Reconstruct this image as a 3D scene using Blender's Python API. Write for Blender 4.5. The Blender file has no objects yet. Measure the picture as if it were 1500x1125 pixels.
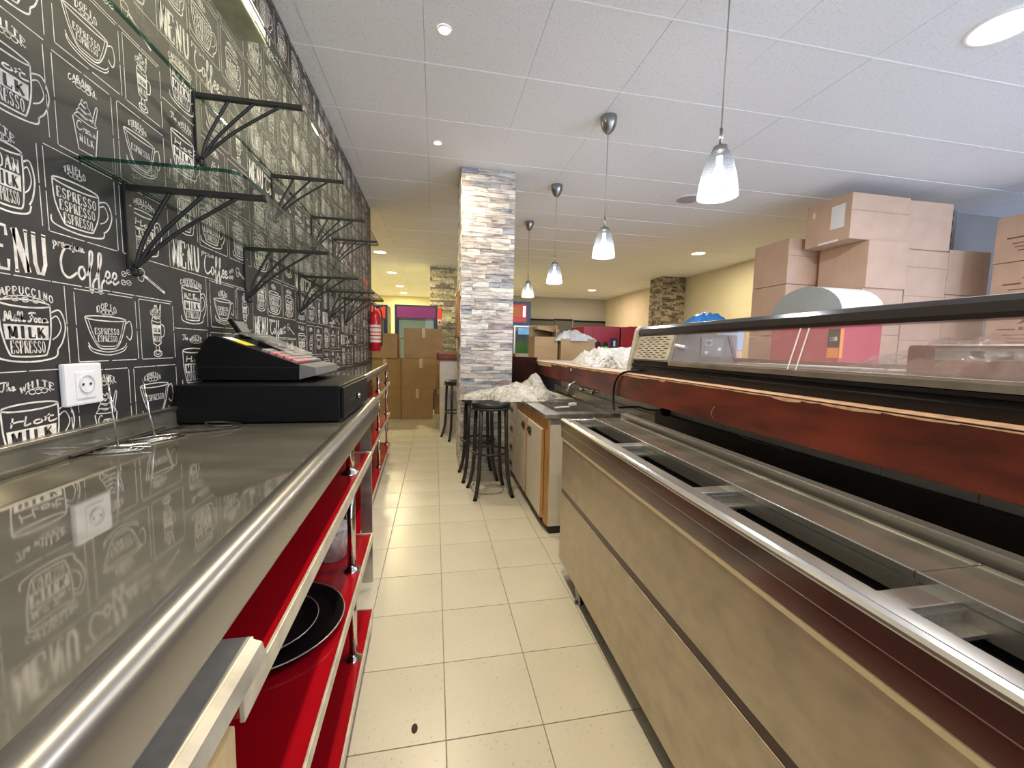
import bpy, bmesh, math, random
from mathutils import Vector, Matrix
random.seed(7)
PI = math.pi
S = bpy.context.scene
COL = S.collection
H = 2.761          # ceiling height

# ------------------------------------------------------------------ camera, world, exposure
cam_d = bpy.data.cameras.new('camera'); cam = bpy.data.objects.new('camera', cam_d); COL.objects.link(cam)
yaw, pitch, roll = .1914, .0901, .0201
fw = Vector((math.sin(yaw)*math.cos(pitch), math.cos(yaw)*math.cos(pitch), -math.sin(pitch)))
r0 = Vector((math.cos(yaw), -math.sin(yaw), 0)); u0 = r0.cross(fw)
rt = r0*math.cos(roll)+u0*math.sin(roll); up = u0*math.cos(roll)-r0*math.sin(roll)
m = Matrix((rt, up, -fw)).transposed().to_4x4(); m.translation = Vector((0, 0, 1.1687))
cam.matrix_world = m
cam_d.sensor_width = 36; cam_d.sensor_fit = 'HORIZONTAL'; cam_d.lens = 586.7/1500*36
cam_d.clip_start = .02
S.camera = cam
S.view_settings.view_transform = 'Standard'; S.view_settings.look = 'None'
S.view_settings.gamma = 1; S.view_settings.use_curve_mapping = False
S.view_settings.exposure = -0.42
w = bpy.data.worlds.new('world'); S.world = w; w.use_nodes = True
w.node_tree.nodes['Background'].inputs[0].default_value = (.72, .84, 1, 1)
w.node_tree.nodes['Background'].inputs[1].default_value = .9

def area(name, loc, rot, sx, sy, power, color, spread=None):
    d = bpy.data.lights.new(name, 'AREA'); d.shape = 'RECTANGLE'; d.size = sx; d.size_y = sy
    d.energy = power; d.color = color
    if spread: d.spread = spread
    o = bpy.data.objects.new(name, d); COL.objects.link(o); o.location = loc; o.rotation_euler = rot
    return o
# unseen fill lamps added behind the camera; the right one stands for bluish daylight
area('daylight_fill', (1.3, -2.62, 1.45), (PI/2, 0, 0), 3.4, 2.2, 60, (.76, .87, 1))
area('daylight_fill', (5.6, -2.62, 1.45), (PI/2, 0, 0), 3.0, 2.2, 340, (.55, .70, 1))
LP = dict(near=25, far=75, right=75, pend=12)

# ------------------------------------------------------------------ materials
MT = {}
def nodes(m):
    nt = m.node_tree; return nt.nodes, nt.links, nt.nodes['Principled BSDF']
def mat(name, col, rough=.5, metal=0, var=.0, scale=8, stretch=(1, 1, 1), bump=0, bscale=None, rvar=0, coat=0, emis=None, es=0, spec=.5, dark=None):
    m = bpy.data.materials.new(name); m.use_nodes = True; MT[name] = m
    N, L, B = nodes(m)
    c = (*col, 1)
    B.inputs['Base Color'].default_value = c; B.inputs['Roughness'].default_value = rough
    B.inputs['Metallic'].default_value = metal; B.inputs['Specular IOR Level'].default_value = spec
    if coat: B.inputs['Coat Weight'].default_value = coat; B.inputs['Coat Roughness'].default_value = .08
    if emis: B.inputs['Emission Color'].default_value = (*emis, 1); B.inputs['Emission Strength'].default_value = es
    if var or bump or rvar:
        tc = N.new('ShaderNodeTexCoord'); mp = N.new('ShaderNodeMapping'); mp.inputs['Scale'].default_value = stretch
        L.new(tc.outputs['Object'], mp.inputs[0])
        nz = N.new('ShaderNodeTexNoise'); nz.inputs['Scale'].default_value = scale; nz.inputs['Detail'].default_value = 6
        L.new(mp.outputs[0], nz.inputs[0])
        if var:
            mx = N.new('ShaderNodeMix'); mx.data_type = 'RGBA'
            d = dark or tuple(max(0, x*(1-var)) for x in col)
            mx.inputs[6].default_value = (*d, 1); mx.inputs[7].default_value = (*[min(1, x*(1+var*.5)) for x in col], 1)
            cr = N.new('ShaderNodeMapRange'); cr.inputs[1].default_value = .32; cr.inputs[2].default_value = .68
            L.new(nz.outputs[0], cr.inputs[0]); L.new(cr.outputs[0], mx.inputs[0]); L.new(mx.outputs[2], B.inputs['Base Color'])
        if rvar:
            mr = N.new('ShaderNodeMapRange'); mr.inputs[1].default_value = .3; mr.inputs[2].default_value = .7
            mr.inputs[3].default_value = max(.02, rough-rvar); mr.inputs[4].default_value = rough+rvar
            L.new(nz.outputs[0], mr.inputs[0]); L.new(mr.outputs[0], B.inputs['Roughness'])
        if bump:
            n2 = nz
            if bscale:
                n2 = N.new('ShaderNodeTexNoise'); n2.inputs['Scale'].default_value = bscale; n2.inputs['Detail'].default_value = 4
                L.new(mp.outputs[0], n2.inputs[0])
            bp = N.new('ShaderNodeBump'); bp.inputs['Strength'].default_value = bump; bp.inputs['Distance'].default_value = .0015
            L.new(n2.outputs[0], bp.inputs['Height']); L.new(bp.outputs[0], B.inputs['Normal'])
    return m
def palette(name, cols, rough=.6, var=.25, scale=30, stretch=(1, 1, 1)):
    m = bpy.data.materials.new(name); m.use_nodes = True; MT[name] = m
    N, L, B = nodes(m); B.inputs['Roughness'].default_value = rough
    oi = N.new('ShaderNodeObjectInfo'); cr = N.new('ShaderNodeValToRGB'); cr.color_ramp.interpolation = 'CONSTANT'
    e = cr.color_ramp.elements
    while len(e) < len(cols): e.new(.5)
    for i, c in enumerate(cols): e[i].position = i/len(cols); e[i].color = (*c, 1)
    L.new(oi.outputs['Random'], cr.inputs[0])
    tc = N.new('ShaderNodeNewGeometry'); mp = N.new('ShaderNodeMapping'); mp.inputs['Scale'].default_value = stretch
    L.new(tc.outputs['Position'], mp.inputs[0])
    nz = N.new('ShaderNodeTexNoise'); nz.inputs['Scale'].default_value = scale; nz.inputs['Detail'].default_value = 8; nz.inputs['Roughness'].default_value = .7
    va = N.new('ShaderNodeVectorMath'); va.operation = 'ADD'
    L.new(mp.outputs[0], va.inputs[0]); L.new(oi.outputs['Location'], va.inputs[1]); L.new(va.outputs[0], nz.inputs[0])
    mr = N.new('ShaderNodeMapRange'); mr.inputs[1].default_value = .36; mr.inputs[2].default_value = .56; mr.inputs[3].default_value = 1-var*2; mr.inputs[4].default_value = 1.12
    L.new(nz.outputs[0], mr.inputs[0])
    mx = N.new('ShaderNodeMix'); mx.data_type = 'RGBA'; mx.blend_type = 'MULTIPLY'; mx.inputs[0].default_value = 1
    L.new(cr.outputs[0], mx.inputs[6]); L.new(mr.outputs[0], mx.inputs[7]); L.new(mx.outputs[2], B.inputs['Base Color'])
    return m
def glass(name, tint, gl=.9, rough=.02, ior=1.5, haze=0):
    m = bpy.data.materials.new(name); m.use_nodes = True; MT[name] = m
    N = m.node_tree.nodes; L = m.node_tree.links; N.clear()
    o = N.new('ShaderNodeOutputMaterial'); tr = N.new('ShaderNodeBsdfTransparent'); tr.inputs[0].default_value = (*tint, 1)
    g = N.new('ShaderNodeBsdfGlossy'); g.inputs['Roughness'].default_value = rough; g.inputs[0].default_value = (gl, gl, gl, 1)
    lw = N.new('ShaderNodeLayerWeight'); lw.inputs[0].default_value = .5
    pw = N.new('ShaderNodeMath'); pw.operation = 'POWER'; pw.inputs[1].default_value = 4; L.new(lw.outputs['Facing'], pw.inputs[0])
    fr = N.new('ShaderNodeMath'); fr.operation = 'MULTIPLY_ADD'; fr.inputs[1].default_value = .75; fr.inputs[2].default_value = .04; L.new(pw.outputs[0], fr.inputs[0])
    mx = N.new('ShaderNodeMixShader'); L.new(fr.outputs[0], mx.inputs[0]); L.new(tr.outputs[0], mx.inputs[1]); L.new(g.outputs[0], mx.inputs[2])
    out = mx
    if haze:
        df = N.new('ShaderNodeBsdfDiffuse'); df.inputs[0].default_value = (.8, .75, .75, 1)
        m2 = N.new('ShaderNodeMixShader'); m2.inputs[0].default_value = haze
        L.new(mx.outputs[0], m2.inputs[1]); L.new(df.outputs[0], m2.inputs[2]); out = m2
    L.new(out.outputs[0], o.inputs[0]); return m
def film(name, col, alpha, rough=.25, scale=14):
    m = bpy.data.materials.new(name); m.use_nodes = True; MT[name] = m
    N, L, B = nodes(m); B.inputs['Base Color'].default_value = (*col, 1); B.inputs['Roughness'].default_value = rough
    B.inputs['Specular IOR Level'].default_value = .8
    tc = N.new('ShaderNodeTexCoord'); nz = N.new('ShaderNodeTexNoise'); nz.inputs['Scale'].default_value = scale; nz.inputs['Detail'].default_value = 5; nz.inputs['Distortion'].default_value = 1.2
    L.new(tc.outputs['Object'], nz.inputs[0])
    mr = N.new('ShaderNodeMapRange'); mr.inputs[1].default_value = .3; mr.inputs[2].default_value = .7; mr.inputs[3].default_value = max(0, alpha-.2); mr.inputs[4].default_value = min(1, alpha+.2)
    L.new(nz.outputs[0], mr.inputs[0]); L.new(mr.outputs[0], B.inputs['Alpha'])
    bp = N.new('ShaderNodeBump'); bp.inputs['Strength'].default_value = .8; bp.inputs['Distance'].default_value = .03
    L.new(nz.outputs[0], bp.inputs['Height']); L.new(bp.outputs[0], B.inputs['Normal'])
    return m

def brushed(name, col, rough, rvar, stretch, bump=.12, scale=6, marks=.35):
    m = mat(name, col, rough, 1, marks, scale, stretch, bump=bump, bscale=scale*6, rvar=rvar)
    return m
mat('grout', (.30, .26, .19), .8)
mat('floor_tile', (.61, .575, .47), .30, 0, .05, 2.5, rvar=.04)
mat('ceiling_tile', (.80, .82, .87), .9, 0, .05, 60, bump=.15, bscale=140)
mat('ceiling_bar', (.95, .95, .95), .5); mat('ceiling_gap', (.30, .30, .30), .9)
mat('plaster_yellow', (.66, .60, .38), .9, 0, .05, 3); mat('plaster_grey', (.42, .42, .40), .9, 0, .05, 3)
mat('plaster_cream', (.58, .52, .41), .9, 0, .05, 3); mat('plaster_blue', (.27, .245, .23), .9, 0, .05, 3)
mat('wainscot', (.075, .09, .085), .6)
mat('chalkboard', (.026, .025, .027), .55, 0, .45, 9, bump=.03, bscale=60)
mat('chalk', (.74, .70, .66), .8, 0, .30, 60)
mat('steel_top', (.37, .35, .295), .055, .70, .30, 4, (1, 2.6, 1), rvar=.025)
mat('steel_edge', (.56, .55, .52), .22, .80, .2, 10, (1, .15, 1), rvar=.06)
mat('steel', (.46, .44, .40), .26, .8, .14, 5, (3, .25, 3), rvar=.05)
mat('steel_lip', (.36, .35, .33), .27, .85, .15, 6, (2, .2, 2), rvar=.04)
mat('steel_panel', (.52, .45, .35), .40, .85, .22, 6, (1, 2, 3), rvar=.10)
mat('steel_mirror', (.26, .21, .19), .16, .9, .2, 4, (1, .6, 2))
mat('worn_steel', (.52, .49, .42), .35, .35, .35, 14, (1, 1, 1))
mat('stone_joint', (.16, .13, .12), .9)
mat('chrome', (.72, .70, .68), .10, 1); mat('nickel', (.34, .33, .32), .28, 1)
mat('aluminium', (.62, .58, .50), .35, 1, .2, 12)
mat('iron_black', (.022, .023, .022), .45, 0, .3, 30)
mat('black_plastic', (.004, .004, .005), .45, 0, .2, 20, spec=.2)
mat('black_gloss', (.008, .007, .008), .30, 0, spec=.25)
mat('dark_rail', (.022, .019, .019), .22, 0, spec=.6)
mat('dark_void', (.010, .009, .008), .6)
mat('grey_plastic', (.17, .17, .17), .5); mat('key_grey', (.30, .28, .28), .5); mat('key_pink', (.55, .22, .24), .5)
mat('red_laminate', (.34, .003, .009), .16, 0, .12, 4, coat=.3)
mat('trim_cream', (.60, .55, .44), .35, .3, .25, 20)
mat('pine', (.72, .52, .27), .5, 0, .22, 4, (6, 6, .6)); mat('pine_edge', (.55, .28, .09), .5, 0, .3, 5, (4, 4, .6))
mat('white_laminate', (.66, .60, .50), .4, 0, .06, 10)
mat('bar_red', (.13, .020, .009), .42, 0, .6, 5, (1, .8, 3), coat=.1)
mat('bar_dark', (.045, .014, .012), .3, 0, .4, 5); mat('bar_chip', (.62, .38, .24), .7, 0, .3, 30)
mat('bar_top', (.60, .50, .42), .35, 0, .2, 5)
mat('brown_wood', (.19, .045, .022), .4, 0, .4, 6, (1, 1, 4)); mat('orange_wood', (.42, .18, .07), .5, 0, .3, 8)
mat('wall_tile', (.60, .56, .50), .3, 0, .06, 8); mat('tile_joint', (.34, .28, .24), .8)
mat('dark_board', (.035, .022, .018), .5, 0, .3, 5)
mat('cardboard', (.36, .235, .115), .8, 0, .10, 6, bump=.03, bscale=30); mat('cardboard_pink', (.56, .38, .27), .8, 0, .08, 6)
mat('cardboard_edge', (.30, .18, .09), .8); mat('tape', (.62, .45, .28), .3); mat('paper', (.78, .76, .76), .7)
mat('print_brown', (.16, .08, .05), .8)
mat('white_plastic', (.80, .80, .84), .3); mat('socket_grey', (.55, .55, .60), .4)
mat('red_paint', (.55, .012, .03), .25, coat=.4); mat('red_machine', (.36, .018, .03), .35, 0, .1, 6); mat('red_sign', (.75, .05, .03), .5)
mat('pink_red', (.42, .035, .075), .4)
mat('orange', (.80, .25, .05), .5); mat('blue', (.04, .26, .72), .45); mat('green', (.10, .42, .04), .5); mat('yellow', (.85, .70, .03), .5)
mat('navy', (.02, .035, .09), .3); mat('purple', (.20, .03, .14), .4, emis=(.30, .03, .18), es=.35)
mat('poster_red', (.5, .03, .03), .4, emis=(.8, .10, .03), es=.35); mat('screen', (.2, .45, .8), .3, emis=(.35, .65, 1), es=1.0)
mat('grey_paint', (.26, .28, .28), .55, 0, .06, 5); mat('grey_white', (.62, .62, .58), .5, 0, .12, 5); mat('glowing_interior', (.72, .72, .55), .6, emis=(.75, .75, .45), es=.45)  # fridge back glows though it is no lamp, brightness put into the material
mat('cord_grey', (.30, .28, .26), .5); mat('dirt', (.05, .03, .015), .9)
mat('lamp_warm', (1, .9, .7), .5, emis=(1, .86, .56), es=14); mat('lamp_cool', (1, 1, 1), .5, emis=(.90, .95, 1), es=4)
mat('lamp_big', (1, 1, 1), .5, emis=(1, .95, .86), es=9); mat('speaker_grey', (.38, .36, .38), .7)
glass('shelf_glass', (.91, .95, .91), .95, .02, 1.5, haze=.045); glass('shelf_edge', (.10, .28, .22), .5, .1)
glass('case_glass', (.93, .88, .88), .9, .03, 1.45, haze=.10); glass('door_glass', (.8, .85, .85), .8, .03)
film('plastic_film', (.72, .70, .63), .52, .14); film('plastic_white', (.60, .60, .62), .93, .3)
mat('pale_blue', (.40, .52, .68), .5); mat('pale_orange', (.70, .46, .34), .5); mat('strip_cream', (.62, .52, .34), .4); film('clear_film', (.8, .8, .8), .20, .10)
film('bucket_clear', (.75, .62, .58), .6, .2)
stones = [(.60, .56, .53), (.52, .47, .45), (.66, .63, .61), (.33, .28, .28), (.56, .50, .46), (.62, .59, .54), (.33, .35, .39), (.66, .64, .61), (.50, .44, .41), (.64, .60, .57)]
palette('stone', stones, .6, .34, 7, (1, 1, 5))
palette('stone_dark', [(.10, .08, .07), (.30, .24, .16), (.45, .38, .27), (.18, .15, .12), (.38, .34, .28)], .7, .3, 26)
def speckle(m, strength=.6, scale=110):
    N, L, B = nodes(m)
    src = B.inputs['Base Color'].links[0].from_socket
    tc = N.new('ShaderNodeTexCoord'); nz = N.new('ShaderNodeTexNoise'); nz.inputs['Scale'].default_value = scale; nz.inputs['Detail'].default_value = 1
    L.new(tc.outputs['Object'], nz.inputs[0])
    mr = N.new('ShaderNodeMapRange'); mr.inputs[1].default_value = .27; mr.inputs[2].default_value = .33; mr.inputs[3].default_value = strength; mr.inputs[4].default_value = 1
    L.new(nz.outputs[0], mr.inputs[0]); mx = N.new('ShaderNodeMix'); mx.data_type = 'RGBA'; mx.blend_type = 'MULTIPLY'; mx.inputs[0].default_value = 1
    L.new(src, mx.inputs[6]); L.new(mr.outputs[0], mx.inputs[7]); L.new(mx.outputs[2], B.inputs['Base Color'])
speckle(MT['ceiling_tile']); speckle(MT['floor_tile'], .75, 70)

# pendant shade glass: etched rings, lets light through
def shade_mat():
    m = bpy.data.materials.new('shade_glass'); m.use_nodes = True; MT['shade_glass'] = m
    N, L, B = nodes(m)
    B.inputs['Base Color'].default_value = (.20, .21, .22, 1); B.inputs['Roughness'].default_value = .3
    tr = N.new('ShaderNodeBsdfTranslucent'); tr.inputs[0].default_value = (.16, .17, .18, 1)
    tp = N.new('ShaderNodeBsdfTransparent')
    tc = N.new('ShaderNodeTexCoord'); sp = N.new('ShaderNodeSeparateXYZ'); L.new(tc.outputs['Object'], sp.inputs[0])
    mu = N.new('ShaderNodeMath'); mu.operation = 'MULTIPLY'; mu.inputs[1].default_value = 800; L.new(sp.outputs[2], mu.inputs[0])
    si = N.new('ShaderNodeMath'); si.operation = 'SINE'; L.new(mu.outputs[0], si.inputs[0])
    mr = N.new('ShaderNodeMapRange'); mr.inputs[1].default_value = -1; mr.inputs[2].default_value = 1; mr.inputs[3].default_value = .05; mr.inputs[4].default_value = .60
    L.new(si.outputs[0], mr.inputs[0])
    m1 = N.new('ShaderNodeMixShader'); m1.inputs[0].default_value = .6; L.new(B.outputs[0], m1.inputs[1]); L.new(tr.outputs[0], m1.inputs[2])
    m2 = N.new('ShaderNodeMixShader'); L.new(mr.outputs[0], m2.inputs[0]); L.new(m1.outputs[0], m2.inputs[1]); L.new(tp.outputs[0], m2.inputs[2])
    L.new(m2.outputs[0], N['Material Output'].inputs[0])
shade_mat()

# ------------------------------------------------------------------ mesh builder
class MB:
    def __init__(s): s.v = []; s.f = []; s.mi = []; s.ms = []; s.sm = []
    def mat(s, n):
        if n not in s.ms: s.ms.append(n)
        return s.ms.index(n)
    def add(s, vs, fs, m, M=None, smooth=False):
        o = len(s.v); k = s.mat(m)
        s.v += [tuple(M @ Vector(v)) if M else tuple(v) for v in vs]
        for f in fs: s.f.append([o+i for i in f]); s.mi.append(k); s.sm.append(smooth)
        return s
    def box(s, x0, x1, y0, y1, z0, z1, m, M=None, bev=0):
        if bev:
            bm = bmesh.new(); bmesh.ops.create_cube(bm, size=1)
            for v in bm.verts: v.co = Vector(((x0+x1)/2+v.co.x*(x1-x0), (y0+y1)/2+v.co.y*(y1-y0), (z0+z1)/2+v.co.z*(z1-z0)))
            bmesh.ops.bevel(bm, geom=list(bm.edges), offset=bev, segments=2, affect='EDGES', profile=.6)
            bm.verts.index_update(); s.add([v.co[:] for v in bm.verts], [[v.index for v in f.verts] for f in bm.faces], m, M); bm.free(); return s
        vs = [(x, y, z) for x in (x0, x1) for y in (y0, y1) for z in (z0, z1)]
        return s.add(vs, [(0, 1, 3, 2), (4, 6, 7, 5), (0, 4, 5, 1), (2, 3, 7, 6), (0, 2, 6, 4), (1, 5, 7, 3)], m, M)
    def tube(s, pts, r, m, n=8, M=None, closed=False, caps=True, rs=None):
        P = [Vector(p) for p in pts]; vs = []; fs = []; N = len(P); up_ = None
        for i, p in enumerate(P):
            a = P[(i-1) % N] if (closed or i > 0) else p; b = P[(i+1) % N] if (closed or i < N-1) else p
            t = (b-a).normalized()
            if up_ is None:
                up_ = Vector((0, 0, 1)) if abs(t.z) < .9 else Vector((1, 0, 0))
            x = t.cross(up_)
            if x.length < 1e-4: x = t.cross(Vector((.3, 1, .2)))
            x.normalize(); y = x.cross(t).normalized(); up_ = y
            rr = rs[i] if rs else r
            for k in range(n):
                an = 2*PI*k/n; vs.append(p+x*math.cos(an)*rr+y*math.sin(an)*rr)
        for i in range(N if closed else N-1):
            j = (i+1) % N
            for k in range(n): fs.append((i*n+k, i*n+(k+1) % n, j*n+(k+1) % n, j*n+k))
        if caps and not closed: fs += [tuple(range(n))[::-1], tuple(range((N-1)*n, N*n))]
        return s.add(vs, fs, m, M, smooth=True)
    def lathe(s, prof, m, n=24, M=None, cx=0, cy=0, cap0=False, cap1=False, smooth=True):
        vs = []; fs = []
        for r, z in prof:
            for k in range(n): a = 2*PI*k/n; vs.append((cx+r*math.cos(a), cy+r*math.sin(a), z))
        for i in range(len(prof)-1):
            for k in range(n): fs.append((i*n+k, i*n+(k+1) % n, (i+1)*n+(k+1) % n, (i+1)*n+k))
        if cap0: fs.append(tuple(range(n))[::-1])
        if cap1: fs.append(tuple(range((len(prof)-1)*n, len(prof)*n)))
        return s.add(vs, fs, m, M, smooth)
    def prism(s, poly, axis, a, b, m, M=None, smooth=False):
        # poly: 2-D outline in the plane across `axis`
        def P(u, v, t): return (t, u, v) if axis == 'x' else ((u, t, v) if axis == 'y' else (u, v, t))
        n = len(poly); vs = [P(u, v, a) for u, v in poly]+[P(u, v, b) for u, v in poly]
        s.add(vs, [tuple(range(n)), tuple(range(n, 2*n))[::-1]], m, M)
        s.add(vs, [(i, n+i, n+(i+1) % n, (i+1) % n) for i in range(n)], m, M, smooth)
        return s
    def obj(s, name, parent=None, loc=None, rotz=0):
        me = bpy.data.meshes.new(name); me.from_pydata(s.v, [], s.f)
        for n in s.ms: me.materials.append(MT[n])
        me.polygons.foreach_set('material_index', s.mi); me.polygons.foreach_set('use_smooth', s.sm)
        bm = bmesh.new(); bm.from_mesh(me); bmesh.ops.recalc_face_normals(bm, faces=bm.faces); bm.to_mesh(me); bm.free()
        me.update()
        o = bpy.data.objects.new(name, me); COL.objects.link(o)
        if parent: o.parent = parent
        if loc: o.location = loc
        o.rotation_euler.z = rotz
        return o
def tag(o, label=None, cat=None, group=None, kind=None):
    if label: o['label'] = label
    if cat: o['category'] = cat
    if group: o['group'] = group
    if kind: o['kind'] = kind
    return o
def thing(name, label, cat, loc=(0, 0, 0), rotz=0, group=None):
    o = bpy.data.objects.new(name, None); COL.objects.link(o); o.empty_display_size = .05
    o.location = loc; o.rotation_euler.z = rotz
    return tag(o, label, cat, group)
def part(name, parent, fn): b = MB(); fn(b); return b.obj(name, parent)
def copy_tree(o, parent=None):
    c = o.copy(); COL.objects.link(c)
    if parent: c.parent = parent
    for ch in list(o.children):
        copy_tree(ch, c)
    return c
def struct(name, b): o = b.obj(name); o['kind'] = 'structure'; return o
def catmull(pts, n=6, closed=False):
    P = [Vector(p) for p in pts]; out = []; N = len(P)
    rng = range(N) if closed else range(N-1)
    for i in rng:
        p0 = P[(i-1) % N] if closed or i > 0 else P[0]; p1 = P[i]; p2 = P[(i+1) % N]; p3 = P[(i+2) % N] if closed or i+2 < N else P[-1]
        for k in range(n):
            t = k/n; out.append(.5*((2*p1)+(p2-p0)*t+(2*p0-5*p1+4*p2-p3)*t*t+(3*p1-p0-3*p2+p3)*t**3))
    if not closed: out.append(P[-1])
    return out
# ------------------------------------------------------------------ wallpaper drawing kit (flat chalk print on the paper)
SER = {  # strokes: (points, thick?)
'A': [([(.05, 0), (.5, 1)], 0), ([(.5, 1), (.92, 0)], 1), ([(.22, .35), (.75, .35)], 0)],
'B': [([(.15, 0), (.15, 1)], 1), ([(.15, 1), (.6, 1), (.78, .78), (.6, .53), (.15, .53)], 0), ([(.6, .53), (.88, .28), (.62, 0), (.15, 0)], 0)],
'C': [([(.88, .78), (.72, .97), (.45, 1), (.2, .82), (.12, .5), (.2, .18), (.45, 0), (.72, .03), (.9, .25)], 2)],
'D': [([(.15, 0), (.15, 1)], 1), ([(.15, 1), (.5, 1), (.8, .82), (.88, .5), (.8, .18), (.5, 0), (.15, 0)], 0)],
'E': [([(.18, 0), (.18, 1)], 1), ([(.1, 1), (.85, 1), (.87, .78)], 0), ([(.18, .52), (.65, .52)], 0), ([(.1, 0), (.87, 0), (.9, .24)], 0)],
'F': [([(.18, 0), (.18, 1)], 1), ([(.1, 1), (.85, 1), (.87, .78)], 0), ([(.18, .52), (.65, .52)], 0)],
'G': [([(.88, .78), (.72, .97), (.45, 1), (.2, .82), (.12, .5), (.2, .18), (.45, 0), (.72, .03), (.85, .15), (.85, .42), (.6, .42)], 2)],
'H': [([(.15, 0), (.15, 1)], 1), ([(.82, 0), (.82, 1)], 1), ([(.15, .5), (.82, .5)], 0)],
'I': [([(.5, 0), (.5, 1)], 1), ([(.3, 1), (.7, 1)], 0), ([(.3, 0), (.7, 0)], 0)],
'K': [([(.18, 0), (.18, 1)], 1), ([(.85, 1), (.22, .42)], 0), ([(.4, .55), (.9, 0)], 1)],
'L': [([(.2, 0), (.2, 1)], 1), ([(.1, 0), (.85, 0), (.88, .28)], 0)],
'M': [([(.1, 0), (.1, 1)], 0), ([(.1, 1), (.48, .08)], 1), ([(.48, .08), (.86, 1)], 0), ([(.86, 1), (.88, 0)], 1), ([(0, 0), (.2, 0)], 0), ([(.75, 0), (1, 0)], 0)],
'N': [([(.15, 0), (.15, 1)], 0), ([(.15, 1), (.85, 0)], 1), ([(.85, 0), (.85, 1)], 0), ([(.03, 0), (.28, 0)], 0), ([(.72, 1), (.97, 1)], 0)],
'O': [([(.5, 1), (.22, .85), (.12, .5), (.22, .15), (.5, 0), (.78, .15), (.88, .5), (.78, .85), (.5, 1)], 2)],
'P': [([(.15, 0), (.15, 1)], 1), ([(.15, 1), (.6, 1), (.85, .75), (.6, .48), (.15, .48)], 0), ([(.03, 0), (.3, 0)], 0)],
'R': [([(.15, 0), (.15, 1)], 1), ([(.15, 1), (.6, 1), (.8, .77), (.6, .52), (.15, .52)], 0), ([(.5, .52), (.9, 0)], 1)],
'S': [([(.82, .8), (.66, .98), (.35, .98), (.17, .78), (.3, .58), (.68, .43), (.84, .22), (.65, .02), (.32, .02), (.14, .24)], 2)],
'T': [([(.5, 0), (.5, 1)], 1), ([(.08, .8), (.1, 1), (.9, 1), (.92, .8)], 0)],
'U': [([(.15, 1), (.15, .28), (.32, .03), (.6, .03), (.82, .28), (.82, 1)], 2), ([(.02, 1), (.3, 1)], 0), ([(.7, 1), (.97, 1)], 0)],
'W': [([(.03, 1), (.28, 0)], 1), ([(.28, 0), (.5, .8)], 0), ([(.5, .8), (.74, 0)], 1), ([(.74, 0), (.97, 1)], 0)],
}
SCR = {
'C': ([[(.62, .85), (.5, 1.02), (.25, .92), (.07, .55), (.1, .15), (.35, -.02), (.72, .2)]], .72),
'H': ([[(.20, 1.0), (.17, .5), (.12, .0)], [(.62, .98), (.58, .5), (.54, .0)], [(.54, 0), (.64, .02), (.76, .14)], [(.12, .45), (.35, .52), (.58, .50)]], .80),
'M': ([[(-.05, .1), (.08, 0), (.2, .95), (.4, .15), (.62, .98), (.68, .1), (.9, .1)]], .9),
'F': ([[(.1, .85), (.4, 1), (.85, .98)], [(.45, .95), (.35, .3), (.15, 0), (0, .12)], [(.2, .5), (.62, .52)]], .62),
'T': ([[(.0, .85), (.3, 1), (.8, .95)], [(.42, .95), (.35, .3), (.2, 0), (.05, .1)]], .6),
'o': ([[(.3, .42), (.12, .38), (.05, .15), (.18, 0), (.34, .15), (.30, .36), (.26, .42)]], .42),
'f': ([[(0, .15), (.25, .6), (.32, .98), (.2, 1), (.15, .55), (.12, -.3), (.22, -.38), (.28, -.05), (.48, .15)]], .42),
'e': ([[(0, .15), (.25, .24), (.27, .4), (.14, .42), (.06, .2), (.15, 0), (.42, .14)]], .36),
't': ([[(0, .15), (.18, .8), (.15, .12), (.26, 0), (.45, .15)], [(0, .55), (.34, .6)]], .42),
'i': ([[(0, .15), (.12, .42), (.1, .1), (.2, 0), (.36, .15)], [(.16, .6), (.18, .64)]], .34),
'l': ([[(0, .15), (.22, .75), (.2, 1), (.12, .85), (.12, .12), (.22, 0), (.38, .15)]], .34),
'k': ([[(0, .15), (.2, .8), (.16, 1), (.1, .8), (.08, 0)], [(.1, .2), (.3, .42), (.15, .24), (.3, 0), (.46, .12)]], .44),
'a': ([[(.32, .38), (.12, .42), (.03, .18), (.15, 0), (.32, .3), (.32, .08), (.42, 0), (.55, .15)]], .5),
'm': ([[(0, .15), (.1, .42), (.08, 0), (.22, .42), (.24, 0), (.4, .42), (.42, .05), (.6, .12)]], .58),
'r': ([[(0, .15), (.1, .42), (.08, .02), (.2, .4), (.34, .38)]], .34),
'p': ([[(0, .2), (.1, .42), (.05, -.35)], [(.08, .3), (.22, .42), (.3, .2), (.16, 0), (.08, .08)]], .38),
'u': ([[(0, .4), (.05, .1), (.16, 0), (.28, .15), (.3, .42), (.3, .08), (.44, .1)]], .42),
'n': ([[(0, .4), (.06, 0), (.2, .42), (.28, .3), (.28, .05), (.42, .12)]], .4),
'h': ([[(0, .15), (.18, .8), (.14, 1), (.08, .7), (.05, 0), (.18, .4), (.28, .3), (.28, .05), (.42, .12)]], .4),
'w': ([[(0, .4), (.05, .05), (.18, .02), (.24, .38), (.28, .05), (.4, .05), (.46, .42), (.55, .38)]], .54),
'b': ([[(0, .15), (.15, .85), (.1, 1), (.06, .6), (.08, .05), (.22, 0), (.3, .25), (.15, .38)]], .38),
' ': ([], .25)}
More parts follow.
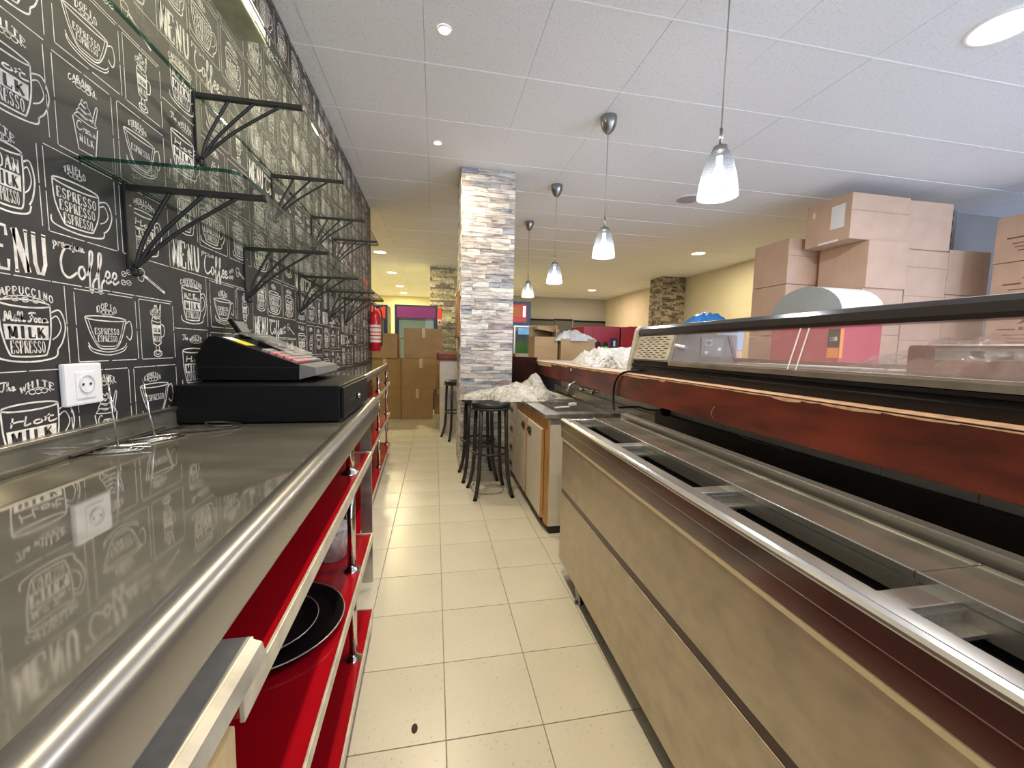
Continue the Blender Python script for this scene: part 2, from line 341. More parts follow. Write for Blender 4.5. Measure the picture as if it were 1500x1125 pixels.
class Chalk:
    def __init__(s): s.b = MB()
    def rib(s, pts, w_, lay=1, m='chalk', closed=False):
        P = [Vector((p[0], p[1])) for p in pts]; n = len(P)
        if n < 2: return
        vs = []
        for i, p in enumerate(P):
            a = P[i-1] if i > 0 or closed else p; b_ = P[(i+1) % n] if i < n-1 or closed else p
            d = b_-a
            d = d.normalized() if d.length > 1e-9 else Vector((1, 0))
            nn = Vector((-d.y, d.x))*w_*.58
            vs += [(lay*.00035, p.x+nn.x, p.y+nn.y), (lay*.00035, p.x-nn.x, p.y-nn.y)]
        fs = [(2*i, 2*i+1, (2*i+3) % (2*n), (2*i+2) % (2*n)) for i in range(n if closed else n-1)]
        s.b.add(vs, fs, m)
    def poly(s, pts, lay=1, m='chalk'):
        s.b.add([(lay*.00035, p[0], p[1]) for p in pts], [tuple(range(len(pts)))], m)
    def curve(s, pts, w_, lay=1, m='chalk', closed=False, n=5):
        s.rib([(q.x, q.y) for q in catmull([(p[0], p[1], 0) for p in pts], n, closed)], w_, lay, m, closed)
    def ell(s, cx, cy, rx, ry, w_, a0=0, a1=360, lay=1, m='chalk', n=20):
        s.rib([(cx+rx*math.cos(math.radians(a0+(a1-a0)*i/n)), cy+ry*math.sin(math.radians(a0+(a1-a0)*i/n))) for i in range(n+1)], w_, lay, m)
    def caps(s, txt, x0, x1, y0, y1, lay=1, m='chalk', arc=0, bold=1, sk=0):
        n = len(txt); cw = (x1-x0)/n; h = y1-y0; t = .17*min(h, cw*1.25)*bold
        for i, c in enumerate(txt):
            for pts, k in SER.get(c, []):
                q = []
                for (a, b_) in pts:
                    X = x0+(i+.06+a*.84)*cw; f = (X-(x0+x1)/2)/((x1-x0)/2)
                    Y = y0+b_*h-arc*f*f+sk*f
                    q.append((X, Y))
                wt = t*(1.25 if k == 1 else (.55 if k == 0 else .8))
                s.rib(q, wt, lay, m)
    def script(s, txt, x0, x1, y0, h, w_, lay=1, m='chalk', sk=0):
        tot = sum(SCR[c][1] for c in txt); k = (x1-x0)/tot; x = x0
        for c in txt:
            for st in SCR[c][0]:
                s.curve([(x+a*k, y0+b_*h+sk*(x+a*k-x0)) for a, b_ in st], w_, lay, m)
            x += SCR[c][1]*k
    def dashed(s, x0, y0, x1, y1, w_=.0016):
        L_ = math.hypot(x1-x0, y1-y0); n = max(1, int(L_/.07)); rr = random.Random(int(x0*991+y0*577+x1*31))
        for i in range(n):
            a = (i+.03*rr.random())/n; b_ = (i+.90+.08*rr.random())/n
            s.rib([(x0+(x1-x0)*a, y0+(y1-y0)*a), (x0+(x1-x0)*b_, y0+(y1-y0)*b_)], w_)
    def panel(s, x0, x1, y0, y1):
        s.dashed(x0, y0, x1, y0); s.dashed(x0, y1, x1, y1); s.dashed(x0, y0, x0, y1); s.dashed(x1, y0, x1, y1)
    def title(s, txt, cx, y, w_, h=.013):
        s.caps(txt, cx-w_/2, cx+w_/2, y, y+h, arc=.012, bold=1.1)
        for k in (-1, 0, 1): s.ell(cx+k*w_*.17, y-.009, .0065, .0045, .0014, n=10)
        s.ell(cx, y-.014, w_*.36, .012, .0014, 10, 170, n=12)
    def mug(s, x0, x1, yt, yb, rows, saucer=True, handle=1, taper=.12):
        w_ = .0028; W_ = x1-x0; cx = (x0+x1)/2
        s.ell(cx, yt, W_/2, .007, w_)
        t = W_*taper; hh = yt-yb
        s.curve([(x0, yt), (x0+t*.15, yt-hh*.5), (x0+t, yb+.008), (x0+t+.012, yb), (x1-t-.012, yb), (x1-t, yb+.008), (x1-t*.15, yt-hh*.5), (x1, yt)], w_)
        n = len(rows); y = yt-.012; rh = (yt-.012-yb-.003)/n
        for i, (kind, txt) in enumerate(rows):
            a = y-rh*(i+1); b_ = y-rh*i; f = (i+1)/n; ins = .004+t*.8*max(0, (f-.45))*1.6
            if kind == 's': s.script(txt, x0+.008, x1-.006, a+rh*.22, rh*.62, .0028)
            elif kind == 'b':
                s.poly([(x0+ins*.6+.002, b_), (x0+ins+.001, a), (x1-ins-.001, a), (x1-ins*.6-.002, b_)], 1)
                s.caps(txt, x0+ins+.006, x1-ins-.006, a+rh*.14, b_-rh*.14, 2, 'chalkboard', bold=1.25)
            else: s.caps(txt, x0+ins+.003, x1-ins-.003, a+rh*.10, b_-rh*.08, 1, bold=1.1)
        if handle:
            r = W_*.30; my = yt-hh*.38
            s.curve([(x1, yt-.004-hh*.1), (x1+r*.7, yt-hh*.08), (x1+r*1.05, my), (x1+r*.75, my-hh*.33), (x1+r*.35, yb+hh*.13)], w_)
            s.curve([(x1+.001, yt-hh*.26), (x1+r*.45, yt-hh*.2), (x1+r*.72, my-.002), (x1+r*.45, my-hh*.2), (x1, my-hh*.3)], w_*.75)
        if saucer: s.curve([(x0-.008, yb+.012), (x0-.002, yb-.004), (cx, yb-.011), (x1+.002, yb-.004), (x1+.01, yb+.012)], w_)
    def bowl(s, x0, x1, yt, yb, rows):
        w_ = .0024; cx = (x0+x1)/2; W_ = x1-x0; hh = yt-yb
        s.ell(cx, yt, W_/2, .0055, w_)
        for k in (0, .009):
            s.curve([(x0+k, yt-k*.6), (x0+W_*.12+k*.7, yt-hh*.55), (cx-W_*.22, yb+.004+k*.6), (cx, yb+k*.7), (cx+W_*.22, yb+.004+k*.6), (x1-W_*.12-k*.7, yt-hh*.55), (x1-k, yt-k*.6)], w_*(1 if k == 0 else .6))
        n = len(rows)
        for i, txt in enumerate(rows):
            a = yt-hh*(.28+.24*(i+1)); ins = W_*(.20+.06*i)
            s.caps(txt, x0+ins, x1-ins, a, a+hh*.2, 1, bold=1.1)
        s.curve([(x1-.004, yt-hh*.15), (x1+.013, yt-.002), (x1+.018, yt-hh*.4), (x1+.010, yt-hh*.68), (x1-.002, yt-hh*.55)], w_)
        for k in (0, .007): s.curve([(x0+W_*.04, yb+.015-k), (x0+W_*.14, yb+.001-k), (cx, yb-.007-k), (x1-W_*.14, yb+.001-k), (x1-W_*.02, yb+.014-k)], w_*.8)
    def cream(s, cx, y, w_):
        for k in range(4):
            ww = w_*(1-.23*k)/2; yy = y+k*.011
            s.curve([(cx-ww, yy), (cx-ww*.6, yy+.009), (cx, yy+.004), (cx+ww*.6, yy+.010), (cx+ww, yy), (cx+ww*.3, yy-.004), (cx-ww, yy)], .0018)
        s.curve([(cx+w_*.30, y+.004), (cx+w_*.52, y+.042), (cx+w_*.6, y+.040), (cx+w_*.42, y+.002)], .002)
    def tall(s, cx, yt, yb, W_, foot=True):
        s.cream(cx, yt, W_); h = yt-yb; m_ = yb+h*.34 if foot else yb
        s.rib([(cx-W_/2, yt), (cx-W_*.42, m_)], .0024); s.rib([(cx+W_/2, yt), (cx+W_*.42, m_)], .0024)
        s.poly([(cx-W_*.45, yt-h*.12), (cx-W_*.43, m_+h*.28), (cx+W_*.43, m_+h*.28), (cx+W_*.45, yt-h*.12)])
        s.caps('CREAM', cx-W_*.38, cx+W_*.38, m_+h*.32, yt-h*.22, 2, 'chalkboard')
        s.caps('MILK', cx-W_*.36, cx+W_*.36, m_+h*.04, m_+h*.22)
        s.curve([(cx-W_*.42, m_), (cx, m_-.006), (cx+W_*.42, m_)], .0024)
        s.curve([(cx+W_/2, yt-h*.1), (cx+W_*.85, yt-h*.15), (cx+W_*.8, yt-h*.42), (cx+W_*.46, yt-h*.48)], .0022)
        if foot:
            s.ell(cx, m_-.013, W_*.2, .007, .002, n=10); s.rib([(cx-W_*.08, m_-.02), (cx-W_*.1, yb+.012)], .002); s.rib([(cx+W_*.08, m_-.02), (cx+W_*.1, yb+.012)], .002)
            s.ell(cx, yb+.004, W_*.45, .009, .0024); s.ell(cx, yb+.006, W_*.25, .005, .0018)
def draw_tile():
    c = Chalk()
    for off in (0,):
        # MENU row
        c.caps('MENU', .006, .150, .006, .082, bold=1.15)
        c.script('premium', .160, .235, .070, .022, .0022); c.script('Coffee', .172, .325, .012, .062, .0045, sk=.02)
        for (a, b_) in ((.345, .045), (.362, .052), (.342, .024), (.360, .026)):
            c.ell(a, b_, .0075, .006, .0018, n=10); c.rib([(a-.005, b_-.003), (a+.005, b_+.003)], .0015)
        c.ell(.405, .060, .013, .010, .002, n=12); c.curve([(.392, .060), (.395, .04), (.41, .038), (.418, .058)], .002)
        c.rib([(.418, .052), (.495, .018)], .006); c.rib([(.430, .0475), (.485, .023)], .002, 2, 'chalkboard')
        # row 1
        c.dashed(.0, -.003, .53, -.003); c.dashed(.178, -.167, .178, -.006)
        c.title('CAPPUCCINO', .095, -.036, .115, .014)
        c.mug(.045, .143, -.052, -.150, [('s', 'Milk Foam'), ('b', 'MILK'), ('c', 'ESPRESSO')])
        c.panel(.200, .377, -.165, -.010)
        c.title('DOPIO', .285, -.045, .06); c.bowl(.222, .342, -.068, -.138, ['ESPRESSO', 'ESPRESSO'])
        c.panel(.390, .526, -.165, -.010); c.title('GLACE', .452, -.038, .045, .010); c.tall(.452, -.062, -.155, .036)
        # row 2
        c.dashed(0, -.178, .178, -.178)
        c.script('The', .035, .062, -.212, .016, .002); c.title('WHITE', .105, -.209, .07, .013)
        c.mug(.033, .143, -.245, -.345, [('s', 'Hot'), ('b', 'MILK'), ('c', 'ESPRESSO')])
        c.dashed(.172, -.36, .172, -.184)
        c.panel(.190, .340, -.365, -.185); c.title('CARAMEL', .262, -.208, .075, .012)
        c.cream(.262, -.283, .058); c.rib([(.230, -.286), (.240, -.35), (.284, -.35), (.294, -.286)], .0025)
        c.script('Cream', .238, .288, -.308, .018, .002); c.caps('MILK', .243, .281, -.332, -.317)
        c.panel(.357, .526, -.365, -.185); c.title('ESPRESSO', .425, -.212, .065, .011)
        c.bowl(.375, .488, -.237, -.315, ['ESPRESSO'])
        # row 3 (above MENU)
        c.title('LATTE', .075, .245, .055, .012); c.mug(.045, .112, .222, .120, [('c', 'FOAM'), ('b', 'MILK'), ('c', 'ESPRESSO')], taper=.08)
        c.dashed(.142, .10, .142, .262)
        c.panel(.155, .332, .096, .262); c.title('TRIPLO', .225, .235, .055, .012)
        c.mug(.170, .283, .205, .118, [('c', 'ESPRESSO')]*3, taper=.16)
        c.panel(.347, .526, .096, .262); c.title('AMERICANO', .43, .238, .085, .011)
        c.mug(.382, .468, .212, .118, [('s', 'Hot'), ('b', 'WATER'), ('c', 'ESPRESSO')], taper=.1)
    return c.b
TILE = draw_tile()
def wallpaper_strip(y0, voff, parent, yend):
    """one pasted strip of wallpaper, 0.53 m wide, print repeating every 0.64 m"""
    b = MB(); b.box(-.0004, .0002, 0, .5298, .978, H-.001, 'chalkboard')
    base = 1.285+voff
    k0 = -2
    for k in range(k0, 4):
        b_off = base+k*.64
        b.add([(v[0]+.0002, v[1], v[2]+b_off) for v in TILE.v], TILE.f, TILE.ms[0])
        b.mi[-len(TILE.f):] = [b.mat(TILE.ms[i]) for i in TILE.mi]
    o = b.obj('wallpaper_strip', parent, (-.75, y0, 0))
    bm = bmesh.new(); bm.from_mesh(o.data)
    for co, no in (((0, 0, .978), (0, 0, -1)), ((0, 0, H-.001), (0, 0, 1)), ((0, yend-y0, 0), (0, 1, 0))):
        bmesh.ops.bisect_plane(bm, geom=bm.verts[:]+bm.edges[:]+bm.faces[:], plane_co=co, plane_no=no, clear_outer=True)
    bm.to_mesh(o.data); bm.free()

# ------------------------------------------------------------------ the setting
b = MB(); b.box(-3.2, 8, -2.8, 14, -.12, -.004, 'grout'); floor = struct('floor', b)
base = MB().box(-.1485, .1485, -.1485, .1485, -.004, 0, 'floor_tile', bev=.0012)
t0 = None
FX, FY = .036, 1.1064
for i in range(-4, 5):
    for j in range(-5, 19):
        if i < -2 and j < 10: continue
        if t0 is None: t0 = base.obj('floor_tile', floor); o = t0
        else: o = t0.copy(); COL.objects.link(o)
        o.location = (FX+.3*i+.15, FY+.3*j+.15, random.uniform(-.0006, 0))
rest = MB()
for i in range(-11, 27):
    for j in range(-13, 43):
        if -4 <= i < 5 and -5 <= j < 19 and not (i < -2 and j < 10): continue
        x = FX+.3*i; y = FY+.3*j
        rest.box(x+.0015, x+.2985, y+.0015, y+.2985, -.004, 0, 'floor_tile')
tag(rest.obj('floor_tile', floor), kind='stuff')
b = MB(); b.box(-3.2, 8, -2.8, 14, H+.012, H+.15, 'ceiling_gap'); ceiling = struct('ceiling', b)
CX, CY, DX, DY = -.0588, 2.4686, .5922, .5664
ct = MB().box(-DX/2+.0009, DX/2-.0009, -DY/2+.005, DY/2-.005, 0, .012, 'ceiling_tile').obj('ceiling_tile', ceiling)
first = True
for i in range(-1, 9):
    for j in range(-4, 17):
        o = ct if first else ct.copy()
        if not first: COL.objects.link(o)
        first = False
        sx = 1
        o.location = (CX+DX*(i+.5), CY+DY*(j+.5), H+random.uniform(0, .0012))
b = MB()
for i in list(range(-6, -1))+list(range(9, 14)):
    for j in range(-9, 20): b.box(CX+DX*i+.002, CX+DX*(i+1)-.002, CY+DY*j+.005, CY+DY*(j+1)-.005, H, H+.012, 'ceiling_tile')
for i in range(-1, 9):
    for j in list(range(-9, -4))+list(range(17, 20)): b.box(CX+DX*i+.002, CX+DX*(i+1)-.002, CY+DY*j+.005, CY+DY*(j+1)-.005, H, H+.012, 'ceiling_tile')
tag(b.obj('ceiling_tile', ceiling), kind='stuff')
gb = MB().box(-.75, 5.35, -.0034, .0034, H-.002, H+.004, 'ceiling_bar').obj('ceiling_bar', ceiling)
for j in range(-4, 18):
    o = gb if j == -4 else gb.copy()
    if j != -4: COL.objects.link(o)
    o.location = (0, CY+DY*j, 0)
wl = struct('wall_left', MB().box(-.90, -.7505, -2.8, 5.12, 0, H, 'chalkboard'))
offs = {0: .22, 1: 0, 2: .10, 3: -.086, 4: .18, 5: .02, 6: -.12, 7: .25, 8: .07, -1: .1, -2: -.05}
for k in range(-2, 9):
    y0 = .82+.53*(k-1)
    if y0 < 5.12: wallpaper_strip(y0, offs[k], wl, 5.12)
b = MB(); b.box(-3.3, -3.2, 5, 14, 0, H, 'plaster_yellow'); b.box(-3.3, -.9, 5.0, 5.12, 0, H, 'plaster_yellow'); struct('wall_left_far', b)
b = MB(); b.box(-3.3, 1.0, 13.6, 13.75, 0, H, 'plaster_yellow'); b.box(.9, 5.5, 12.2, 12.35, 0, H, 'plaster_grey'); b.box(.85, 1.0, 12.2, 13.75, 0, H, 'plaster_yellow'); wb = struct('wall_back', b)
# dark wainscot with door leaves and black rails along the grey part
for (x0, x1, z1) in ((1.1, 3.62, 2.03), (3.66, 4.25, 2.05), (4.3, 5.34, 2.02)):
    MB().box(x0, x1, 12.14, 12.2, 0, z1, 'wainscot', bev=.01).obj('panel', wb)
    MB().box(x0, x1, 12.12, 12.2, z1, z1+.05, 'black_plastic').obj('rail', wb)
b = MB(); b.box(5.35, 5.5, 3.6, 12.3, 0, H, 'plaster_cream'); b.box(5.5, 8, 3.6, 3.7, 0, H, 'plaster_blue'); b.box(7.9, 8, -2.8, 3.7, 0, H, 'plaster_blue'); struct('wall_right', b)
# unseen wall behind the camera: two big glazed openings added for the fill light
b = MB()
b.box(-.9, 8, -2.8, -2.7, 0, .3, 'plaster_cream'); b.box(-.9, 8, -2.8, -2.7, 2.6, H, 'plaster_cream')
for x0, x1 in ((-.9, -.4), (3.0, 4.05), (7.15, 8)): b.box(x0, x1, -2.8, -2.7, .3, 2.6, 'plaster_cream')
struct('wall_front', b)
for n_, x0, x1 in ((1, -.4, 3.0), (2, 4.05, 7.15)):
    b = MB()
    for a, c_ in ((x0, x0+.06), ((x0+x1)/2-.03, (x0+x1)/2+.03), (x1-.06, x1)): b.box(a, c_, -2.79, -2.71, .3, 2.6, 'aluminium')
    for a, c_ in ((.3, .36), (2.54, 2.6)): b.box(x0, x1, -2.79, -2.71, a, c_, 'aluminium')
    wn = struct('unseen_window_%d' % n_, b); MB().box(x0, x1, -2.76, -2.75, .34, 2.56, 'door_glass').obj('pane', wn)

# ------------------------------------------------------------------ stone-clad pillars
def clad(parent, face, a0, a1, plane, m, single=True, hmin=.026, hmax=.062, lmin=.09, lmax=.32, zt=H):
    rr = random.Random(int(abs(plane)*1000)+len(face)); z = 0; out = MB(); proto = None; cnt = 0
    while z < zt-.003:
        h = min(rr.uniform(hmin, hmax), zt-z)
        if zt-z-h < .02: h = zt-z
        x = a0-rr.uniform(0, lmax*.6)
        while x < a1:
            l = rr.uniform(lmin, lmax); x0 = max(x, a0); x1 = min(x+l, a1); x += l
            if x1-x0 < .012: continue
            if a1-x1 < .03: x1 = a1; x = a1+1
            d = rr.uniform(.003, .009)
            if rr.random() < .25 and h > .05: hs = [(z, z+h/2), (z+h/2, z+h)]
            else: hs = [(z, z+h)]
            for (q0, q1) in hs:
                if face == 'y': c = ((x0+x1)/2, plane-d/2, (q0+q1)/2); sc = (x1-x0-.002, d, q1-q0-.0022)
                else: c = (plane-d/2, (x0+x1)/2, (q0+q1)/2); sc = (d, x1-x0-.0012, q1-q0-.0012)
                if single:
                    if proto is None: proto = MB().box(-.5, .5, -.5, .5, -.5, .5, m).obj('stone', parent); o = proto
                    else: o = proto.copy(); COL.objects.link(o)
                    o.location = c; o.scale = sc; cnt += 1
                else: out.box(c[0]-sc[0]/2, c[0]+sc[0]/2, c[1]-sc[1]/2, c[1]+sc[1]/2, c[2]-sc[2]/2, c[2]+sc[2]/2, m)
        z += h
    if not single: tag(out.obj('stone_cladding', parent), kind='stuff')
    return cnt
pil = tag(MB().box(.235, .722, 3.745, 4.25, 0, H, 'stone_joint').obj('pillar'), 'wide square pillar clad in grey and white split-face stone, nearest, behind the bar stools', 'pillar')
clad(pil, 'y', .235, .722, 3.745, 'stone'); clad(pil, 'x', 3.745, 4.25, .235, 'stone', False, lmin=.1)
def pal_mat(name, cols):  # per-position stone colour for joined far cladding
    m = MT[name]; N = m.node_tree.nodes; L = m.node_tree.links
    ramp = [n for n in N if n.type == 'VALTORGB'][0]; g = N.new('ShaderNodeNewGeometry'); L.new(g.outputs['Random Per Island'], ramp.inputs[0])
palette('stone_far', stones, .6, .22, 20); pal_mat('stone_far', None); pal_mat('stone_dark', None)
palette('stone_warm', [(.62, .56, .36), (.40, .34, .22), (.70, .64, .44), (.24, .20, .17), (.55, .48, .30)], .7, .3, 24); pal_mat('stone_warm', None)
for o in pil.children:
    if o.get('kind') == 'stuff': o.data.materials[0] = MT['stone_far']
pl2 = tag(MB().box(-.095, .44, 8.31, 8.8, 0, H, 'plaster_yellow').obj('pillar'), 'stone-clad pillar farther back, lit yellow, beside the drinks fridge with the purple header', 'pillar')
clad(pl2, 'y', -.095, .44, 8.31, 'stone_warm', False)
pl3 = tag(MB().box(4.80, 5.34, 8.0, 8.5, 0, H, 'plaster_cream').obj('pillar'), 'dark mosaic stone pillar standing against the cream right wall', 'pillar')
clad(pl3, 'y', 4.80, 5.34, 8.0, 'stone_dark', False, .03, .05, .08, .18); clad(pl3, 'x', 8.0, 8.5, 4.80, 'stone_dark', False, .03, .05, .08, .18)
# ------------------------------------------------------------------ left: near steel counter and its red shelves
def shear(b, k, y0, xmin=-.6):
    b.v = [(x+(k*(y-y0) if x > xmin else 0), y, z) for x, y, z in b.v]; return b
def spart(name, parent, fn, k=-.0233, y0=1.92): b = MB(); fn(b); return shear(b, k, y0).obj(name, parent)
def counter_top(parent, xf, ya, yb, zt, k, y0, th=.062):
    prof = [(-.749, zt), (xf-.038, zt)]+[(xf-.034, zt+.001), (xf-.030, zt+.003), (xf-.026, zt+.0045)]+[(xf-.022+.022*math.sin(a*PI/12), zt-.018+.023*math.cos(a*PI/12)) for a in range(7)]+[(xf, zt-th+.012), (xf-.003, zt-th+.004), (xf-.008, zt-th), (xf-.02, zt-th), (xf-.022, zt-.03), (-.749, zt-.03)]
    b = MB(); n = len(prof)
    vs = [(x, ya, z) for x, z in prof]+[(x, yb, z) for x, z in prof]
    ns = n-5; sh = prof[1:n-3]; k_ = len(sh)
    b.add([(x, ya, z) for x, z in sh]+[(x, yb, z) for x, z in sh], [(i, i+1, k_+i+1, k_+i) for i in range(k_-1)], 'steel_lip', smooth=True)
    for i in range(n):
        j = (i+1) % n
        if 1 <= i < n-4: continue
        m_ = 'steel_top' if i in (0, n-1, n-2) else 'steel_edge'
        b.add([vs[i], vs[j], vs[n+j], vs[n+i]], [(0, 1, 2, 3)], m_)
    b.add(vs, [tuple(range(n)), tuple(range(n, 2*n))], 'steel_edge')
    return shear(b, k, y0).obj('worktop', parent)
lc = thing('steel_counter', 'stainless steel worktop nearest on the left, under the coffee wallpaper, with cash drawer on it', 'counter', (0, 0, 0))
counter_top(lc, -.253, -.7, 1.92, .925, -.0233, 1.92, .075)
part('upstand', lc, lambda b: (b.box(-.7495, -.735, -.7, 1.92, .925, .978, 'steel_top'), b.box(-.7495, -.731, -.7, 1.92, .972, .980, 'aluminium', bev=.002)))
part('corner_trim', lc, lambda b: b.tube([(-.733, -.7, .930), (-.733, 1.25, .930)], .0055, 'aluminium'))
def shelf_unit(parent, xf, ya, yb, k, y0, zs, posts, backx=-.7495, lip=True):
    for z in zs:
        s_ = spart('shelf', parent, lambda b: (b.box(-.62, xf-.006, ya, yb, z-.022, z, 'red_laminate'), b.box(backx, -.6199, ya, yb, z-.022, z, 'red_laminate')), k, y0)
        spart('edge_strip', s_, lambda b: (b.box(xf-.006, xf, ya, yb, z-.028, z+.004, 'trim_cream', bev=.0012), b.box(-.59, xf, yb, yb+.006, z-.028, z+.004, 'trim_cream')), k, y0)
    part('back_panel', parent, lambda b: b.box(backx, backx+.012, ya, yb, .03, zs[0]+.14, 'red_laminate'))
    lv = [None]+zs
    for (px, py) in posts:
        tops = [zs[0]+.13]+[z-.022 for z in zs[:-1]]
        for t_, z in zip(tops, zs):
            spart('post', parent, lambda b: (b.tube([(px, py, z), (px, py, t_)], .0135, 'chrome', 14),
                                             b.lathe([(.028, z), (.027, z+.006), (.016, z+.011), (.0135, z+.02)], 'chrome', 20, cx=px, cy=py)), k, y0)
    spart('base', parent, lambda b: b.box(-.62, xf-.07, ya, yb, .0, zs[-1]-.022, 'dark_board'), k, y0)
shelf_unit(lc, -.243, .49, 1.625, -.0195, 1.62, [.745, .41, .09], [(-.278, 1.37)])
part('support_panel', lc, lambda b: b.box(-.7495, -.735, -.7, 1.92, .10, .86, 'dark_board'))
# pine cupboard under the near end
pc = thing('pine_cupboard', 'pine cupboard with a steel capped top under the near end of the left counter', 'cupboard')
part('body', pc, lambda b: b.box(-.72, -.235, -.5, .475, .02, .755, 'pine', bev=.003))
part('door', pc, lambda b: b.box(-.2345, -.222, -.1, .47, .04, .735, 'pine', bev=.003))
part('steel_cap', pc, lambda b: (b.box(-.70, -.222, -.5, .525, .776, .802, 'worn_steel', bev=.003), b.prism([(-.222, .802), (-.211, .797), (-.206, .778), (-.222, .774)], 'y', -.5, .519, 'worn_steel'), b.box(-.71, -.23, -.5, .51, .7555, .776, 'pine')))
# things on the red shelves
t = thing('round_tray', 'round black serving tray lying on the middle red shelf, under a smaller one', 'tray', (-.425, 1.10, .4115))
part('dish', t, lambda b: b.lathe([(0, .002), (.150, .002), (.158, .004), (.176, .022), (.180, .022), (.178, .018), (.160, 0), (0, 0)], 'black_gloss', 48))
part('rim', t, lambda b: b.tube([(.180*math.cos(a*PI/24), .180*math.sin(a*PI/24), .022) for a in range(48)], .0022, 'steel', 6, closed=True))
t = thing('round_tray', 'smaller dark metal tray stacked on the big black one', 'tray', (-.435, 1.095, .4155))
part('dish', t, lambda b: b.lathe([(0, .003), (.095, .003), (.105, .006), (.122, .020), (.125, .020), (.122, .016), (.106, .002), (0, .0005)], 'black_gloss', 40))
part('rim', t, lambda b: b.tube([(.125*math.cos(a*PI/20), .125*math.sin(a*PI/20), .020) for a in range(40)], .002, 'steel', 6, closed=True))
t = thing('plastic_tub', 'translucent tub with a lid standing behind the front chrome post', 'tub', (-.36, 1.47, .4115))
part('body', t, lambda b: b.lathe([(0, 0), (.048, 0), (.056, .105), (.054, .105), (.047, .004)], 'bucket_clear', 28))
part('lid', t, lambda b: b.lathe([(.058, .104), (.058, .114), (.03, .118), (0, .118)], 'plastic_white', 28))

# second, farther unit
lc2 = thing('steel_counter', 'farther shallower steel worktop on red shelves beyond the cash drawer', 'counter')
counter_top(lc2, -.42, 1.935, 4.55, .965, -.032, 2.2, .05)
def xs2(y): return -.42-.032*(y-2.2)
shelf_unit(lc2, -.405, 1.97, 4.52, -.032, 2.2, [.765, .434, .10], [(-.435, 2.05), (-.435, 2.75), (-.435, 3.6), (-.435, 4.42)])
part('post', lc2, lambda b: b.box(-.34, -.29, 1.926, 1.934, .03, .90, 'steel_edge'))
# ------------------------------------------------------------------ on the near counter
t = thing('cash_box', 'flat black cash drawer box under the till on the steel counter', 'cash box', (-.74, 1.31, .9255))
part('body', t, lambda b: b.box(0, .452, 0, .455, .004, .116, 'black_plastic', bev=.004))
part('drawer_front', t, lambda b: b.box(.4525, .462, .006, .449, .012, .110, 'black_plastic', bev=.002))
part('lock', t, lambda b: b.lathe([(0, 0), (.009, 0), (.009, .010), (0, .012)], 'chrome', 16, M=Matrix.Translation((.462, .22, .06)) @ Matrix.Rotation(PI/2, 4, 'Y')))
part('slot', t, lambda b: b.box(.4615, .4635, .08, .19, .056, .060, 'dark_void'))
for fx in (.03, .42):
    for fy in (.03, .42): part('foot', t, lambda b: b.lathe([(.01, -.0005), (.01, .005)], 'black_plastic', 10, cx=fx, cy=fy, cap0=True))
t = thing('cash_register', 'black electronic till with sloping keyboard standing on the cash drawer', 'cash register', (-.74, 1.425, 1.0425))
prof = [(.008, .012), (.0, .075), (.03, .128), (.040, .142), (.060, .145), (.302, .056), (.298, .006), (.02, .006)]
part('case', t, lambda b: b.prism(prof, 'y', 0, .305, 'black_plastic'))
part('front_panel', t, lambda b: b.prism([(.300, .008), (.306, .010), (.352, .022), (.350, .048), (.302, .058)], 'y', .004, .301, 'grey_plastic'))
sl = math.atan2(.056-.145, .302-.060)
def onslope(u, y, h=0): return Matrix.Translation((.060, 0, .145)) @ Matrix.Rotation(-sl, 4, 'Y') @ Matrix.Translation((u, y, h))
part('seam', t, lambda b: b.box(.01, .30, -.001, 0, .046, .048, 'dark_void'))
part('sticker', t, lambda b: (b.box(.010, .040, .02, .085, .0005, .0015, 'paper', onslope(0, 0)), b.box(.040, .085, .02, .085, .0005, .0018, 'yellow', onslope(0, 0))))
kp = None
for r_ in range(5):
    for c_ in range(9):
        mm = 'key_pink' if c_ < 2 and r_ > 0 or r_ == 4 and c_ < 5 else 'key_grey'
        M = onslope(.130+r_*.024, .022+c_*.029, .0)
        MB().box(0, .019, 0, .024, -.002, .008, mm, M, bev=.002).obj('key', t)
part('key_cover', t, lambda b: (b.prism([(.045, .150), (.10, .160), (.19, .120), (.26, .088), (.26, .084), (.19, .115), (.10, .154), (.045, .146)], 'y', .09, .30, 'clear_film')))
part('customer_display', t, lambda b: (b.box(-.006, .008, -.045, .045, 0, .075, 'black_plastic', Matrix.Translation((.070, .20, .142)) @ Matrix.Rotation(-.55, 4, 'Y'), bev=.003),
                                       b.box(.0081, .009, -.036, .036, .02, .065, 'grey_plastic', Matrix.Translation((.070, .20, .142)) @ Matrix.Rotation(-.55, 4, 'Y'))))
part('paper_cutter', t, lambda b: b.box(.02, .09, .09, .15, -.004, .018, 'black_plastic', onslope(.06, .02), bev=.003))
for fx in (.04, .27):
    for fy in (.03, .27): part('foot', t, lambda b: b.lathe([(.012, -.0004), (.012, .007)], 'black_plastic', 10, cx=fx, cy=fy, cap0=True))
cable = [(-.715, 1.17, .932), (-.66, 1.19, .929), (-.60, 1.215, .929), (-.555, 1.25, .929), (-.56, 1.285, .931), (-.61, 1.29, .936), (-.63, 1.25, .942), (-.60, 1.22, .938), (-.56, 1.24, .934)]
tag(MB().tube(catmull(cable, 8), .0028, 'iron_black', 6).obj('power_cable'), 'thin black cable looped on the steel counter in front of the cash drawer', 'cable')
b = MB(); b.tube(catmull([(-.725, .95, .931), (-.72, 1.1, .931), (-.71, 1.2, .9305), (-.70, 1.28, .9305)], 6), .003, 'iron_black', 6)
tag(b.obj('power_cable'), 'black cable running along the back of the steel counter', 'cable')
